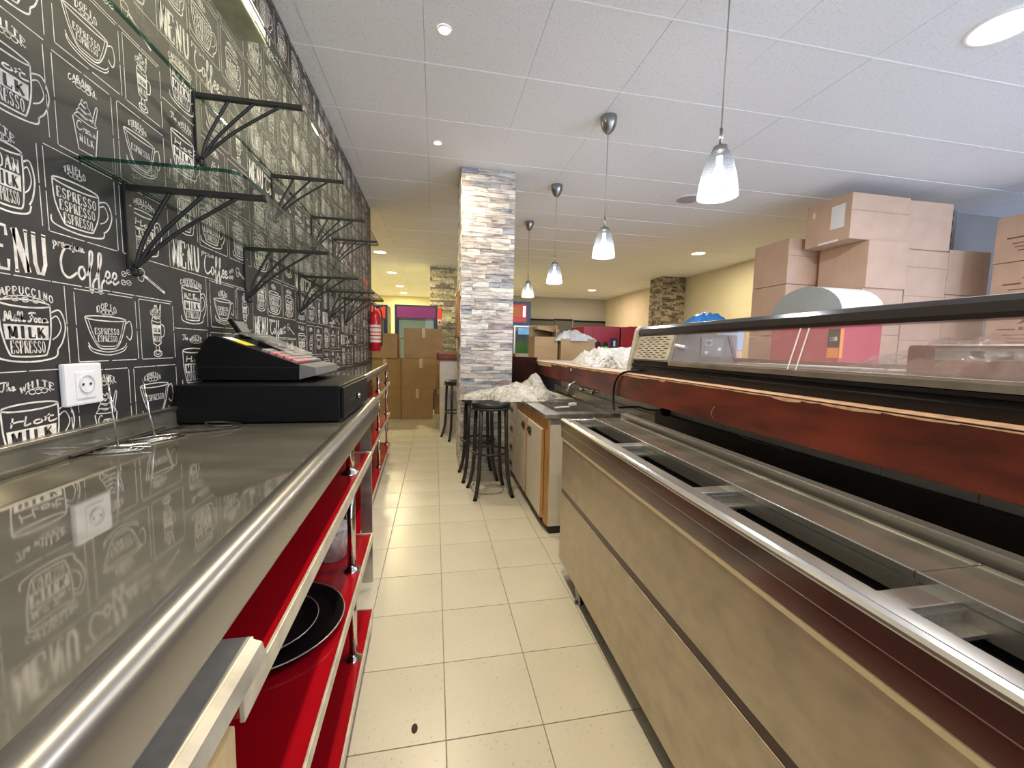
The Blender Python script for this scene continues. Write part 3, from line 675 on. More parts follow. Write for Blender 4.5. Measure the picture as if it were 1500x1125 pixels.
def spike(loc, label, rz, hgt, lean):
    t = thing('receipt_spike', label, 'spike', loc, rz, 'wire receipt spikes')
    def base(b):
        r = .05
        for k, rr in enumerate((.045, .034, .022)):
            b.tube([(rr, rr*.8, .003+.001*k), (-rr, rr*.7, .003), (-rr*.9, -rr*.8, .003+.001*k), (rr, -rr*.75, .003), (rr, rr*.8, .003)], .002, 'chrome', 6)
        b.tube([(.06, -.02, .006), (0, 0, .008), (-.05, .02, .005)], .002, 'chrome', 6)
    part('wire_base', t, base)
    part('pin', t, lambda b: b.tube([(0, 0, .006), (lean[0]*.5, lean[1]*.5, hgt*.5), (lean[0], lean[1], hgt)], .0026, 'chrome', 8, rs=[.0026, .0026, .001]))
spike((-.690, 1.022, .925), 'wire receipt spike standing nearer the camera below the wall socket', .3, .168, (-.01, .0))
spike((-.682, 1.128, .925), 'wire receipt spike standing nearer the cash drawer', 1.1, .150, (-.004, .025))

# wall socket
t = thing('wall_socket', 'white round-pin power socket on the coffee wallpaper above the counter', 'socket', (-.7485, 1.0145, 1.073))
part('frame', t, lambda b: b.box(-.0005, .011, -.0465, .0465, -.0445, .0445, 'white_plastic', bev=.004))
part('cover', t, lambda b: b.box(.011, .0135, -.024, .024, -.030, .026, 'white_plastic', bev=.001))
part('recess', t, lambda b: (b.lathe([(.0195, .0), (.0185, .0025), (.0175, -.0005), (0, -.001)], 'socket_grey', 28, M=Matrix.Translation((.0137, 0, 0)) @ Matrix.Rotation(PI/2, 4, 'Y')),
                             b.lathe([(.003, .0012), (0, .0013)], 'dark_void', 10, M=Matrix.Translation((.0137, -.0095, 0)) @ Matrix.Rotation(PI/2, 4, 'Y')),
                             b.lathe([(.003, .0012), (0, .0013)], 'dark_void', 10, M=Matrix.Translation((.0137, .0095, 0)) @ Matrix.Rotation(PI/2, 4, 'Y'))))

# ------------------------------------------------------------------ glass shelves on iron brackets
def make_bracket(z):
    t = thing('shelf_bracket', 'black iron bracket', 'bracket', (-.749, 0, z), 0, 'iron shelf brackets')
    part('wall_plate', t, lambda b: (b.box(0, .006, -.014, .014, -.205, 0, 'iron_black', bev=.001), b.tube([(.003, 0, -.205), (.008, 0, -.218), (.018, 0, -.216), (.020, 0, -.204)], .006, 'iron_black', 8)))
    part('arm', t, lambda b: b.box(0, .318, -.009, .009, -.013, 0, 'iron_black', bev=.0015))
    part('screw', t, lambda b: b.lathe([(.004, 0), (.003, .002), (0, .0025)], 'nickel', 8, M=Matrix.Translation((.006, 0, -.05)) @ Matrix.Rotation(PI/2, 4, 'Y')))
    for f, mid in ((.095, (.034, -.105)), (.170, (.066, -.098)), (.248, (.104, -.090))):
        part('curved_rod', t, lambda b: b.tube(catmull([(.010, 0, -.200), (mid[0], 0, mid[1]-.02), (f, 0, -.010)], 8), .0050, 'iron_black', 8))
    return t
bk = make_bracket(1.953)
upper = [1.516, 2.129, 2.742, 3.263]; lower = [1.190, 1.820, 2.470, 3.097, 3.62]
words = ['nearest', 'second', 'third', 'fourth', 'farthest']
for z, ys, rowname in ((1.953, upper, 'upper'), (1.550, lower, 'lower')):
    for i, y in enumerate(ys):
        o = bk if (rowname == 'upper' and i == 0) else copy_tree(bk)
        o.location = (-.749, y, z)
        wd = 'farthest' if i == len(ys)-1 else words[i]
        o['label'] = '%s black iron bracket with three curved rods under the %s glass shelf' % (wd, rowname)
def glass_shelf(y0, y1, z, label):
    t = thing('glass_shelf', label, 'shelf', (0, 0, 0))
    x0, x1 = -.746, -.437; r = .035; th = .008
    pts = [(x0, y0)]+[(x1-r+r*math.sin(a*PI/16), y0+r-r*math.cos(a*PI/16)) for a in range(9)]+[(x1-r+r*math.cos(a*PI/16), y1-r+r*math.sin(a*PI/16)) for a in range(9)]+[(x0, y1)]
    b = MB(); n = len(pts); b.add([(x, y, z) for x, y in pts]+[(x, y, z+th) for x, y in pts], [tuple(range(n))[::-1], tuple(range(n, 2*n))], 'shelf_glass'); b.obj('pane', t)
    b = MB(); b.add([(x, y, z) for x, y in pts]+[(x, y, z+th) for x, y in pts], [(i, (i+1) % n, n+(i+1) % n, n+i) for i in range(n)], 'shelf_edge'); b.obj('polished_edge', t)
glass_shelf(.30, 3.42, 1.9535, 'long green-tinted glass shelf of the upper row on the coffee wallpaper')
glass_shelf(1.052, 3.72, 1.5505, 'long green-tinted glass shelf of the lower row, rounded corner towards the camera')
t = thing('cable_trunking', 'pale plastic trunking lying on the upper glass shelf, top left', 'trunking', (0, 0, 1.962))
part('channel', t, lambda b: b.box(-.515, -.445, .4, 1.255, 0, .034, 'trim_cream', bev=.004))
part('lid', t, lambda b: b.box(-.518, -.442, .4, 1.24, .034, .040, 'white_plastic', bev=.002))

# fire extinguisher and its sign at the end of the wallpapered wall
t = thing('fire_extinguisher', 'red fire extinguisher hanging at the far end of the wallpapered wall', 'extinguisher', (-.678, 4.90, 1.10))
part('cylinder', t, lambda b: b.lathe([(0, 0), (.055, 0), (.063, .012), (.064, .36), (.058, .41), (.040, .445), (.022, .455), (.02, .47)], 'red_paint', 28))
part('label_band', t, lambda b: b.lathe([(.0646, .10), (.0646, .30)], 'paper', 28))
part('print', t, lambda b: [b.lathe([(.0650, z), (.0650, z+.014)], 'red_sign', 28) for z in (.13, .17, .21, .26)])
part('valve', t, lambda b: (b.lathe([(.018, .47), (.018, .50), (.012, .51), (0, .51)], 'nickel', 16), b.box(-.012, .085, -.008, .008, .505, .520, 'iron_black', bev=.003), b.box(-.012, .075, -.008, .008, .535, .545, 'red_paint', Matrix.Rotation(-.12, 4, 'Y'), bev=.003)))
part('hose', t, lambda b: b.tube(catmull([(.02, -.01, .50), (.055, -.03, .49), (.078, -.03, .40), (.078, -.03, .20), (.072, -.02, .06)], 8), .008, 'iron_black', 8))
part('wall_bracket', t, lambda b: b.box(-.071, -.055, -.02, .02, .35, .46, 'iron_black'))
t = thing('safety_sign', 'red fire extinguisher sign on the wallpaper above the extinguisher', 'sign', (-.7485, 4.72, 1.78))
part('plate', t, lambda b: b.box(0, .003, -.10, .10, -.10, .10, 'red_sign'))
part('pictogram', t, lambda b: (b.box(.003, .0036, -.03, .02, -.075, .03, 'paper'), b.box(.003, .0036, -.02, .01, .03, .05, 'paper'), b.box(.003, .0036, -.01, .05, .05, .06, 'paper')))

# ------------------------------------------------------------------ far left: cartons, drinks fridges, tiled counter
def carton(loc, size, label, rz=0, group=None, m='cardboard', flaps=True, tape=True):
    t = thing('cardboard_box', label, 'box', loc, rz, group); w_, d, h = size
    part('body', t, lambda b: b.box(0, w_, 0, d, 0, h-.006, m, bev=.004))
    if flaps: part('flap', t, lambda b: (b.box(.002, w_-.002, .002, d/2-.002, h-.006, h, m), b.box(.002, w_-.002, d/2+.002, d-.002, h-.006, h, m)))
    if tape: part('tape', t, lambda b: (b.box(w_/2-.025, w_/2+.025, -.0008, 0, h*.70, h, 'tape'), b.box(w_/2-.025, w_/2+.025, -.0008, d, h, h+.0008, 'tape')))
    part('seam', t, lambda b: b.box(.01, w_-.01, -.0006, 0, h*.86, h*.86+.003, 'cardboard_edge'))
    return t
G = 'brown cartons stacked in front of the fridges'
carton((-.515, 6.5, 0), (.485, .45, .484), 'brown cardboard box at the foot of the centre stack in the aisle', 0, G)
carton((-.515, 6.5, .4845), (.60, .45, .484), 'brown cardboard box in the middle of the centre stack', 0, G)
carton((-.475, 6.52, .969), (.60, .44, .475), 'brown cardboard box with shiny tape on top of the centre stack', .02, G)
carton((-1.02, 6.55, 0), (.495, .45, .484), 'brown cardboard box at the foot of the left stack, beside the far shelves', 0, G)
carton((-1.02, 6.55, .4845), (.495, .45, .484), 'brown cardboard box in the middle of the left stack', 0, G)
carton((-1.12, 6.50, .969), (.54, .45, .385), 'wide brown cardboard box on top of the left stack behind the extinguisher', 0, G)
carton((-.01, 6.98, 0), (.145, .45, .50), 'narrow brown box standing behind the centre stack by the tiled counter', 0, G)
def fridge(x0, x1, y, h, hm, label, lm='navy'):
    t = thing('drinks_fridge', label, 'fridge', (x0, y, 0)); w_ = x1-x0
    part('cabinet', t, lambda b: (b.box(0, .03, 0, .6, 0, h, lm), b.box(w_-.03, w_, 0, .6, 0, h, lm), b.box(.03, w_-.03, .56, .6, 0, h, 'glowing_interior'), b.box(.03, w_-.03, 0, .56, 0, .25, lm), b.box(.03, w_-.03, .02, .56, h-.24, h, lm)))
    part('header', t, lambda b: b.box(.035, w_-.035, -.012, .02, h-.235, h-.035, hm, bev=.004))
    part('door_frame', t, lambda b: (b.box(.03, .07, -.01, .02, .25, h-.25, lm), b.box(w_-.07, w_-.03, -.01, .02, .25, h-.25, lm)))
    part('door_glass', t, lambda b: b.box(.07, w_-.07, 0, .006, .25, h-.25, 'door_glass'))
    part('handle', t, lambda b: b.box(.075, .10, -.03, -.012, .8, 1.3, 'steel', bev=.003))
    for z in (.5, .9, 1.3): part('wire_shelf', t, lambda b: [b.box(.04, w_-.04, .05+.1*i, .06+.1*i, z, z+.006, 'steel') for i in range(5)])
    return t
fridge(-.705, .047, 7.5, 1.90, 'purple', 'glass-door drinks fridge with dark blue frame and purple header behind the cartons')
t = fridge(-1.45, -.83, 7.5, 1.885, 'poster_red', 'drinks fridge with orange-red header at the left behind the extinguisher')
t = thing('fire_sign', 'small red safety sign on the yellow-lit stone pillar', 'sign', (.055, 8.298, 1.60))
part('plate', t, lambda b: b.box(0, .08, -.004, 0, .12, .34, 'red_sign')); part('plate', t, lambda b: (b.box(0, .08, -.004, 0, 0, .10, 'paper'), b.box(.02, .06, -.005, -.004, .02, .08, 'red_sign')))
t = thing('tiled_counter', 'white tiled counter with a thick brown wooden top left of the main pillar', 'counter', (.065, 5.4, 0))
part('core', t, lambda b: b.box(0, 1.0, .006, .5, 0, .983, 'tile_joint'))
tp = MB().box(.0015, .1985, 0, .006, .0015, .1985, 'wall_tile', bev=.0012).obj('wall_tile', t)
for i in range(5):
    for k in range(5):
        if i == 0 and k == 0: continue
        o = tp.copy(); COL.objects.link(o); o.location = (.2*i, 0, .197*k)
part('wooden_top', t, lambda b: b.box(-.042, 1.02, -.04, .54, .984, 1.10, 'brown_wood', bev=.03))
t = thing('notice_board', 'narrow orange wood board hanging on the left side of the main pillar', 'board', (.229, 3.80, 1.26))
part('panel', t, lambda b: b.box(-.024, 0, 0, .40, 0, .42, 'orange_wood', bev=.004))
part('frame', t, lambda b: b.box(-.032, -.024, 0, .40, .40, .42, 'brown_wood'))
part('frame', t, lambda b: b.box(-.032, -.024, 0, .40, 0, .02, 'brown_wood'))
# ------------------------------------------------------------------ right: under-bar bottle cooler
ck = -.02; cy0 = 1.9
def cshear(b): b.v = [(x-ck*(y-cy0), y, z) for x, y, z in b.v]; return b
def cpart(name, parent, fn): b = MB(); fn(b); return cshear(b).obj(name, parent)
X0 = .628; Y0, Y1 = -.45, 1.90; ZT = .82
bc = thing('bottle_cooler', 'long stainless steel bottle cooler with sliding top lids, along the right', 'cooler')
cpart('front_panel', bc, lambda b: (b.box(X0+.002, X0+.02, Y0, Y1-.012, .475, .716, 'steel_panel', bev=.002), b.box(X0+.002, X0+.02, Y0, Y1-.012, .10, .446, 'steel_panel', bev=.002)))
cpart('carcass', bc, lambda b: (b.box(X0+.012, X0+.03, Y0, Y1-.01, .095, .80, 'steel'), b.box(X0+.37, X0+.39, Y0, Y1-.01, .095, .80, 'steel'), b.box(X0+.03, X0+.37, Y0, Y1-.01, .095, .12, 'dark_void'), b.box(X0+.008, X0+.39, Y1-.012, Y1-.002, .10, .80, 'steel', bev=.001)))
cpart('groove', bc, lambda b: b.box(X0+.004, X0+.013, Y0, Y1-.014, .446, .475, 'bar_dark'))
cpart('light_strip', bc, lambda b: b.box(X0-.003, X0+.012, Y0, Y1-.012, .716, .731, 'strip_cream', bev=.001))
cpart('polished_band', bc, lambda b: (b.box(X0-.004, X0+.012, Y0, Y1-.006, .731, .772, 'steel_mirror'), b.box(X0-.006, X0+.012, Y0, Y1-.004, .7735, .8105, 'steel_mirror')))
cpart('band_line', bc, lambda b: b.box(X0-.0065, X0+.01, Y0, Y1-.006, .772, .7735, 'steel_edge'))
# top rim
def rim(b):
    prof = [(X0-.007, ZT-.009), (X0-.007, ZT-.004), (X0-.002, ZT+.001), (X0+.008, ZT+.003), (X0+.016, ZT), (X0+.020, ZT-.003), (X0+.052, ZT-.003), (X0+.056, ZT-.012), (X0+.05, ZT-.03), (X0, ZT-.03)]
    b.prism(prof, 'y', Y0, Y1, 'steel_edge')
cpart('front_rim', bc, rim)
cpart('end_rim', bc, lambda b: b.box(X0+.0, X0+.40, Y1-.03, Y1+.004, ZT-.03, ZT-.001, 'steel_edge', bev=.003))
mull = [1.365, .885, .435, -.05]
for y in mull: cpart('cross_bar', bc, lambda b: b.box(X0+.050, X0+.17, y-.022, y+.022, ZT-.016, ZT-.003, 'steel_edge', bev=.003))
ys = [Y1-.03]+mull+[Y0]
for a, c_ in zip(ys[:-1], ys[1:]):
    y1 = a-.022 if a != ys[0] else a; y0 = c_+.022 if c_ != Y0 else c_
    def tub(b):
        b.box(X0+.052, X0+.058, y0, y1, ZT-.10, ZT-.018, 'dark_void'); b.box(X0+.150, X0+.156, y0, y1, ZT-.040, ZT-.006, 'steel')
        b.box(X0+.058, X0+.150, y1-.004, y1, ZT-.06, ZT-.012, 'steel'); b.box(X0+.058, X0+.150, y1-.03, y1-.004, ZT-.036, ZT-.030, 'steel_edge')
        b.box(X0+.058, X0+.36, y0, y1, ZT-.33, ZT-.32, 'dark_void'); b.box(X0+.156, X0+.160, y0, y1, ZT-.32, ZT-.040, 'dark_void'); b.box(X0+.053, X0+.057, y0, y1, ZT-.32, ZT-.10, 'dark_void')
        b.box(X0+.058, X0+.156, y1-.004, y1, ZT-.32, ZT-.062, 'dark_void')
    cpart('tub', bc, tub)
seams = [Y1-.03, 1.45, .905, .475, -.05, Y0]
for a, c_ in zip(seams[:-1], seams[1:]):
    cpart('sliding_lid', bc, lambda b: (b.box(X0+.158, X0+.296, c_+.001, a-.001, ZT-.004, ZT+.006, 'steel_top', bev=.002), b.box(X0+.150, X0+.158, c_+.001, a-.001, ZT-.010, ZT+.009, 'steel_edge', bev=.002)))
cpart('track', bc, lambda b: b.box(X0+.296, X0+.315, Y0, Y1-.01, ZT-.03, ZT-.012, 'dark_void'))
cpart('back_rail', bc, lambda b: b.box(X0+.315, X0+.355, Y0, Y1+.004, ZT-.02, ZT+.024, 'steel', bev=.005))
for y in (1.66, .75, -.1):
    cpart('foot', bc, lambda b: (b.lathe([(.022, .095), (.021, .05), (.016, .045), (.016, .012), (.022, .008), (.022, 0)], 'nickel', 16, cx=X0+.035, cy=y)))
cpart('foot', bc, lambda b: b.lathe([(.022, .095), (.021, .05), (.016, .045), (.016, .012), (.022, .008), (.022, 0)], 'nickel', 16, cx=X0+.33, cy=1.7))
cpart('plinth', bc, lambda b: b.box(X0+.11, X0+.12, Y0, Y1-.25, 0, .094, 'dark_board'))
# ------------------------------------------------------------------ bar, tiled wall under it
bar = thing('bar_counter', 'long bar with a worn dark red wooden front edge, on a white tiled wall', 'bar counter')
def bartop(b):
    b.box(1.046, 1.70, -.6, 4.05, .955, 1.04, 'bar_top'); b.prism([(1.046, 4.05), (.83, 4.28), (.83, 5.3), (1.9, 5.3), (1.70, 4.05)], 'z', .955, 1.04, 'bar_top')
part('top', bar, bartop)
part('front_board', bar, lambda b: (b.box(1.030, 1.046, -.6, 3.7, .905, 1.036, 'bar_red', bev=.003)))
part('front_board', bar, lambda b: b.box(1.031, 1.047, 3.702, 4.05, .915, 1.036, 'bar_dark', bev=.002))  # far section of the bar in shade, the shade put into a darker colour
part('corner_board', bar, lambda b: b.prism([(1.036, 4.045), (.80, 4.262), (.815, 4.275), (1.05, 4.06)], 'z', .80, 1.075, 'bar_dark'))  # shaded corner, again with the shade put into the dark colour
def chips(b):
    rr = random.Random(5); y = -.5
    while y < 3.9:
        l = rr.uniform(.05, .25); d = rr.uniform(.003, .012)*(1.8 if y > 2.4 else 1)
        b.prism([(y, 1.0365), (y, 1.036-d*.6), (y+l*.4, 1.036-d), (y+l*.8, 1.036-d*.7), (y+l, 1.036-d*.3), (y+l, 1.0365)], 'x', 1.0292, 1.0299, 'bar_chip'); y += l
    b.box(1.0305, 1.10, -.6, 3.9, 1.0395, 1.0408, 'bar_chip')
part('chipped_edge', bar, chips)
part('bare_patch', bar, lambda b: b.prism([(3.50, 1.0366), (3.46, 1.006), (3.94, 1.000), (3.99, 1.0366)], 'x', 1.0288, 1.0297, 'tape'))
part('label', bar, lambda b: b.box(1.0288, 1.0298, 2.93, 2.95, 1.0, 1.022, 'paper'))
part('core', bar, lambda b: (b.box(1.192, 1.62, -.6, 3.8, 0, .955, 'tile_joint'), b.box(1.10, 1.8, 4.3, 5.2, 0, .955, 'dark_board')))
tp = None
for i in range(22):
    for k in range(3):
        y = -.55+.2*i; z = [.930, .865, .665][k]; h = [.024, .0, 0][k]
        z0, z1 = ((.895, .954), (.765, .893), (.563, .763))[k]
        if y+.2 > 3.81: continue
        if k == 2: continue
        MB().box(1.185, 1.192, y+.001, y+.199, z0+.001, z1-.001, 'wall_tile', bev=.0008).obj('wall_tile', bar)
part('dark_panel', bar, lambda b: (b.box(1.150, 1.184, -.6, 1.92, .12, .845, 'dark_board')))
# ------------------------------------------------------------------ sink unit
su = thing('sink_cupboard', 'cream kitchen base cupboard with wood-edged doors and drawers under the steel sink', 'cupboard')
part('bottom_panel', su, lambda b: b.box(.700, 1.18, 2.36, 3.72, .055, .073, 'white_laminate'))
part('front_frame', su, lambda b: b.box(.700, .716, 2.36, 3.72, .0735, .735, 'white_laminate'))
part('end_panel', su, lambda b: b.box(.7165, 1.18, 3.70, 3.72, .0735, .735, 'white_laminate'))
part('side_panel', su, lambda b: (b.box(.700, 1.18, 2.345, 2.36, .05, .70, 'white_laminate', bev=.002), b.box(.700, 1.18, 2.347, 2.36, .70, .738, 'steel')))
part('plinth', su, lambda b: b.box(.715, 1.15, 2.352, 3.70, 0, .054, 'dark_void'))
part('wood_rail', su, lambda b: (b.box(.688, .700, 2.345, 3.30, .655, .738, 'pine_edge', bev=.002), b.box(.688, .700, 2.345, 2.42, .055, .655, 'pine_edge', bev=.002)))
def hinge_door(y0, y1, hy):
    d = part('door', su, lambda b: b.box(.672, .687, y0, y1, .075, .655, 'white_laminate', bev=.002))
    part('wood_edge', d, lambda b: (b.box(.671, .6875, y0-.006, y0, .075, .655, 'pine_edge'), b.box(.671, .6875, y1, y1+.006, .075, .655, 'pine_edge')))
    part('handle', d, lambda b: (b.box(.660, .672, hy-.045, hy+.045, .575, .59, 'iron_black', bev=.003), b.box(.668, .672, hy-.05, hy+.05, .555, .61, 'nickel')))
hinge_door(2.435, 2.845, 2.76); hinge_door(2.875, 3.245, 2.96)
for k, (z0, z1) in enumerate(((.54, .70), (.375, .53), (.21, .365), (.075, .20))):
    d = part('drawer', su, lambda b: b.box(.675, .700, 3.30, 3.62, z0, z1, 'white_laminate', bev=.002))
    part('handle', d, lambda b: (b.box(.664, .675, 3.42, 3.50, (z0+z1)/2-.006, (z0+z1)/2+.008, 'iron_black', bev=.003), b.box(.6735, .675, 3.41, 3.51, (z0+z1)/2-.03, (z0+z1)/2+.03, 'nickel')))
sk = thing('steel_sink', 'stainless steel sink top with draining board and back upstand', 'sink')
def sinktop(b):
    x0, x1, y0, y1 = .662, 1.176, 2.335, 3.72; bx0, bx1, by0, by1 = .76, 1.08, 2.44, 2.93
    b.box(x0, bx0, y0, y1, .740, .768, 'steel_edge', bev=.003); b.box(bx1, x1, y0, y1, .740, .767, 'steel')
    b.box(bx0, bx1, y0, by0, .740, .767, 'steel'); b.box(bx0, bx1, by1, y1, .740, .765, 'steel')
part('worktop', sk, sinktop)
part('bowl', sk, lambda b: (b.box(.758, .762, 2.438, 2.932, .60, .76, 'steel'), b.box(1.078, 1.082, 2.438, 2.932, .60, .76, 'steel'), b.box(.762, 1.078, 2.438, 2.442, .60, .76, 'steel'), b.box(.762, 1.078, 2.928, 2.932, .60, .76, 'steel'), b.box(.758, 1.082, 2.438, 2.932, .595, .60, 'steel')))
part('upstand', sk, lambda b: b.box(1.166, 1.184, 1.95, 3.80, .740, .820, 'steel'))
t = thing('wall_tap', 'chrome two-handled mixer tap on the tiled wall above the sink', 'tap', (1.183, 2.84, .872))
part('body', t, lambda b: (b.tube([(-.055, -.07, 0), (-.055, .07, 0)], .014, 'chrome', 12), b.tube([(-.002, -.06, 0), (-.055, -.06, 0)], .012, 'chrome', 12), b.tube([(-.002, .06, 0), (-.055, .06, 0)], .012, 'chrome', 12)))
part('spout', t, lambda b: b.tube(catmull([(-.055, .0, .0), (-.075, .0, .045), (-.10, .0, .055), (-.15, 0, .05), (-.20, 0, .02), (-.205, 0, -.02)], 6), .010, 'chrome', 12))
for s_ in (-1, 1):
    part('handle', t, lambda b: (b.lathe([(.010, 0), (.012, .02), (.026, .026), (.028, .045), (.02, .052), (0, .053)], 'chrome', 14, M=Matrix.Translation((-.055, s_*.07, 0)) @ Matrix.Rotation(-s_*PI/2, 4, 'X'))))
    part('flange', t, lambda b: b.lathe([(.026, 0), (.024, .008), (.012, .012)], 'chrome', 16, M=Matrix.Translation((0, s_*.06, 0)) @ Matrix.Rotation(-PI/2, 4, 'Y')))
t = thing('scrub_brush', 'white washing-up brush lying across the sink', 'brush', (.90, 2.585, .7695), .35)
part('handle', t, lambda b: b.box(-.12, 0, -.007, .007, .002, .012, 'white_plastic', bev=.004)); part('head', t, lambda b: b.box(0, .06, -.016, .016, 0, .016, 'grey_plastic', bev=.004))
part('bristles', t, lambda b: b.box(.005, .055, -.013, .013, .016, .032, 'white_plastic'))
# plug and cable behind the cooler
t = thing('power_plug', 'black plug on a thick cable lying on the dark panel behind the cooler', 'plug', (1.118, 1.78, .8475))
part('head', t, lambda b: (b.lathe([(.012, -.03), (.021, -.02), (.024, 0), (.020, .018), (.008, .024)], 'black_plastic', 16, M=Matrix.Translation((0, 0, .022)) @ Matrix.Rotation(PI/2, 4, 'X'), cap0=True, cap1=True)))
part('cord', t, lambda b: b.tube(catmull([(0, .03, .022), (-.01, .14, .010), (0, .26, .006), (-.02, .36, -.01), (-.04, .42, -.02)], 8), .006, 'black_plastic', 8))
tag(MB().tube(catmull([(1.16, 2.00, 1.052), (1.08, 2.02, 1.056), (1.025, 2.07, 1.04), (1.016, 2.13, .99), (1.016, 2.15, .93), (1.01, 2.13, .86), (1.0, 2.10, .83)], 8), .006, 'black_plastic', 8).obj('power_cable'), 'black cable hanging over the bar edge from the display case', 'cable')
tag(MB().tube(catmull([(1.024, 1.31, .965), (1.022, 1.32, .93), (1.06, 1.30, .895), (1.12, 1.24, .855), (1.14, 1.16, .852), (1.13, 1.1, .851)], 8), .0012, 'cord_grey', 5).obj('loose_wire'), 'thin loose wire hanging from the red bar edge', 'wire')
# ------------------------------------------------------------------ refrigerated display case on the bar
dc = thing('display_case', 'long refrigerated tapas display case with sloping glass and black base on the bar', 'display case')
dA, dB = -.2, 2.12
part('base', dc, lambda b: (b.prism([(1.098, 1.0415), (1.096, 1.066), (1.106, 1.071), (1.106, 1.082), (1.100, 1.086), (1.101, 1.096), (1.112, 1.098), (1.112, 1.115), (1.50, 1.115), (1.50, 1.0415)], 'y', dA, dB-.01, 'black_gloss'), b.box(1.100, 1.1115, dA, 1.75, 1.0985, 1.1155, 'aluminium')))
part('tray', dc, lambda b: (b.box(1.125, 1.48, dA, 1.75, 1.1155, 1.119, 'steel_edge'), b.box(1.106, 1.125, dA, 1.75, 1.1155, 1.122, 'aluminium')))
part('top_rail', dc, lambda b: b.prism([(1.138, 1.250), (1.134, 1.262), (1.138, 1.285), (1.152, 1.299), (1.185, 1.304), (1.215, 1.300), (1.215, 1.250)], 'y', dA, dB-.008, 'dark_rail', smooth=False))
part('top_panel', dc, lambda b: b.box(1.215, 1.48, dA, dB-.01, 1.288, 1.298, 'shelf_glass'))
part('front_glass', dc, lambda b: b.prism([(1.104, 1.116), (1.109, 1.116), (1.147, 1.252), (1.142, 1.252)], 'y', dA, 1.745, 'case_glass'))
part('rear_rail', dc, lambda b: (b.box(1.46, 1.50, dA, dB-.01, 1.116, 1.140, 'brown_wood'), b.box(1.47, 1.50, dA, dB-.01, 1.27, 1.30, 'aluminium')))
part('joint_strip', dc, lambda b: [b.prism([(1.1025, 1.118), (1.104, 1.118), (1.142, 1.250), (1.1405, 1.250)], 'y', y, y+.004, 'white_plastic') for y in (1.055, 1.085)])
part('end_cheek', dc, lambda b: b.prism([(1.088, 1.0415), (1.090, 1.09), (1.128, 1.285), (1.145, 1.304), (1.49, 1.304), (1.50, 1.0415)], 'y', dB-.010, dB+.022, 'trim_cream'))
part('grille_housing', dc, lambda b: b.prism([(1.106, 1.116), (1.143, 1.252), (1.47, 1.252), (1.47, 1.116)], 'y', 1.75, dB-.012, 'grey_paint'))
th = math.atan2(.038, .136)
def onface(y, s_): return Matrix.Translation((1.1045+.038*s_/.141, y, 1.116+.136*s_/.141)) @ Matrix.Rotation(th, 4, 'Y')
gp = part('grille', dc, lambda b: b.box(-.003, 0, 1.765, 2.105, 0.006, .134, 'trim_cream', onface(0, 0)))
sp_ = None
for r_ in range(10):
    for c_ in range(5):
        M = onface(1.79+c_*.062+(.031 if r_ % 2 else 0), .020+r_*.0115)
        if c_ == 4 and r_ % 2: continue
        MB().box(-.0036, -.003, 0, .036, -.0018, .0018, 'dark_void', M).obj('slot', gp)
part('handle', dc, lambda b: (b.tube([(1.128, 1.735, 1.196), (1.118, 1.68, 1.190), (1.116, 1.655, 1.188)], .008, 'white_plastic', 10)))
part('control_panel', dc, lambda b: (b.prism([(1.12, 1.119), (1.145, 1.249), (1.41, 1.249), (1.455, 1.119)], 'y', 1.742, 1.7495, 'grey_plastic'), b.prism([(1.41, 1.249), (1.425, 1.249), (1.472, 1.119), (1.455, 1.119)], 'y', 1.738, 1.7495, 'bar_red')))
part('thermostat', dc, lambda b: (b.box(1.265, 1.385, 1.737, 1.7415, 1.145, 1.235, 'grey_paint'), b.box(1.285, 1.322, 1.7355, 1.737, 1.198, 1.226, 'socket_grey'), b.box(1.290, 1.317, 1.7345, 1.7355, 1.203, 1.221, 'grey_plastic'), b.box(1.285, 1.300, 1.7355, 1.737, 1.158, 1.172, 'white_plastic'), b.box(1.355, 1.372, 1.7355, 1.737, 1.175, 1.188, 'white_plastic')))
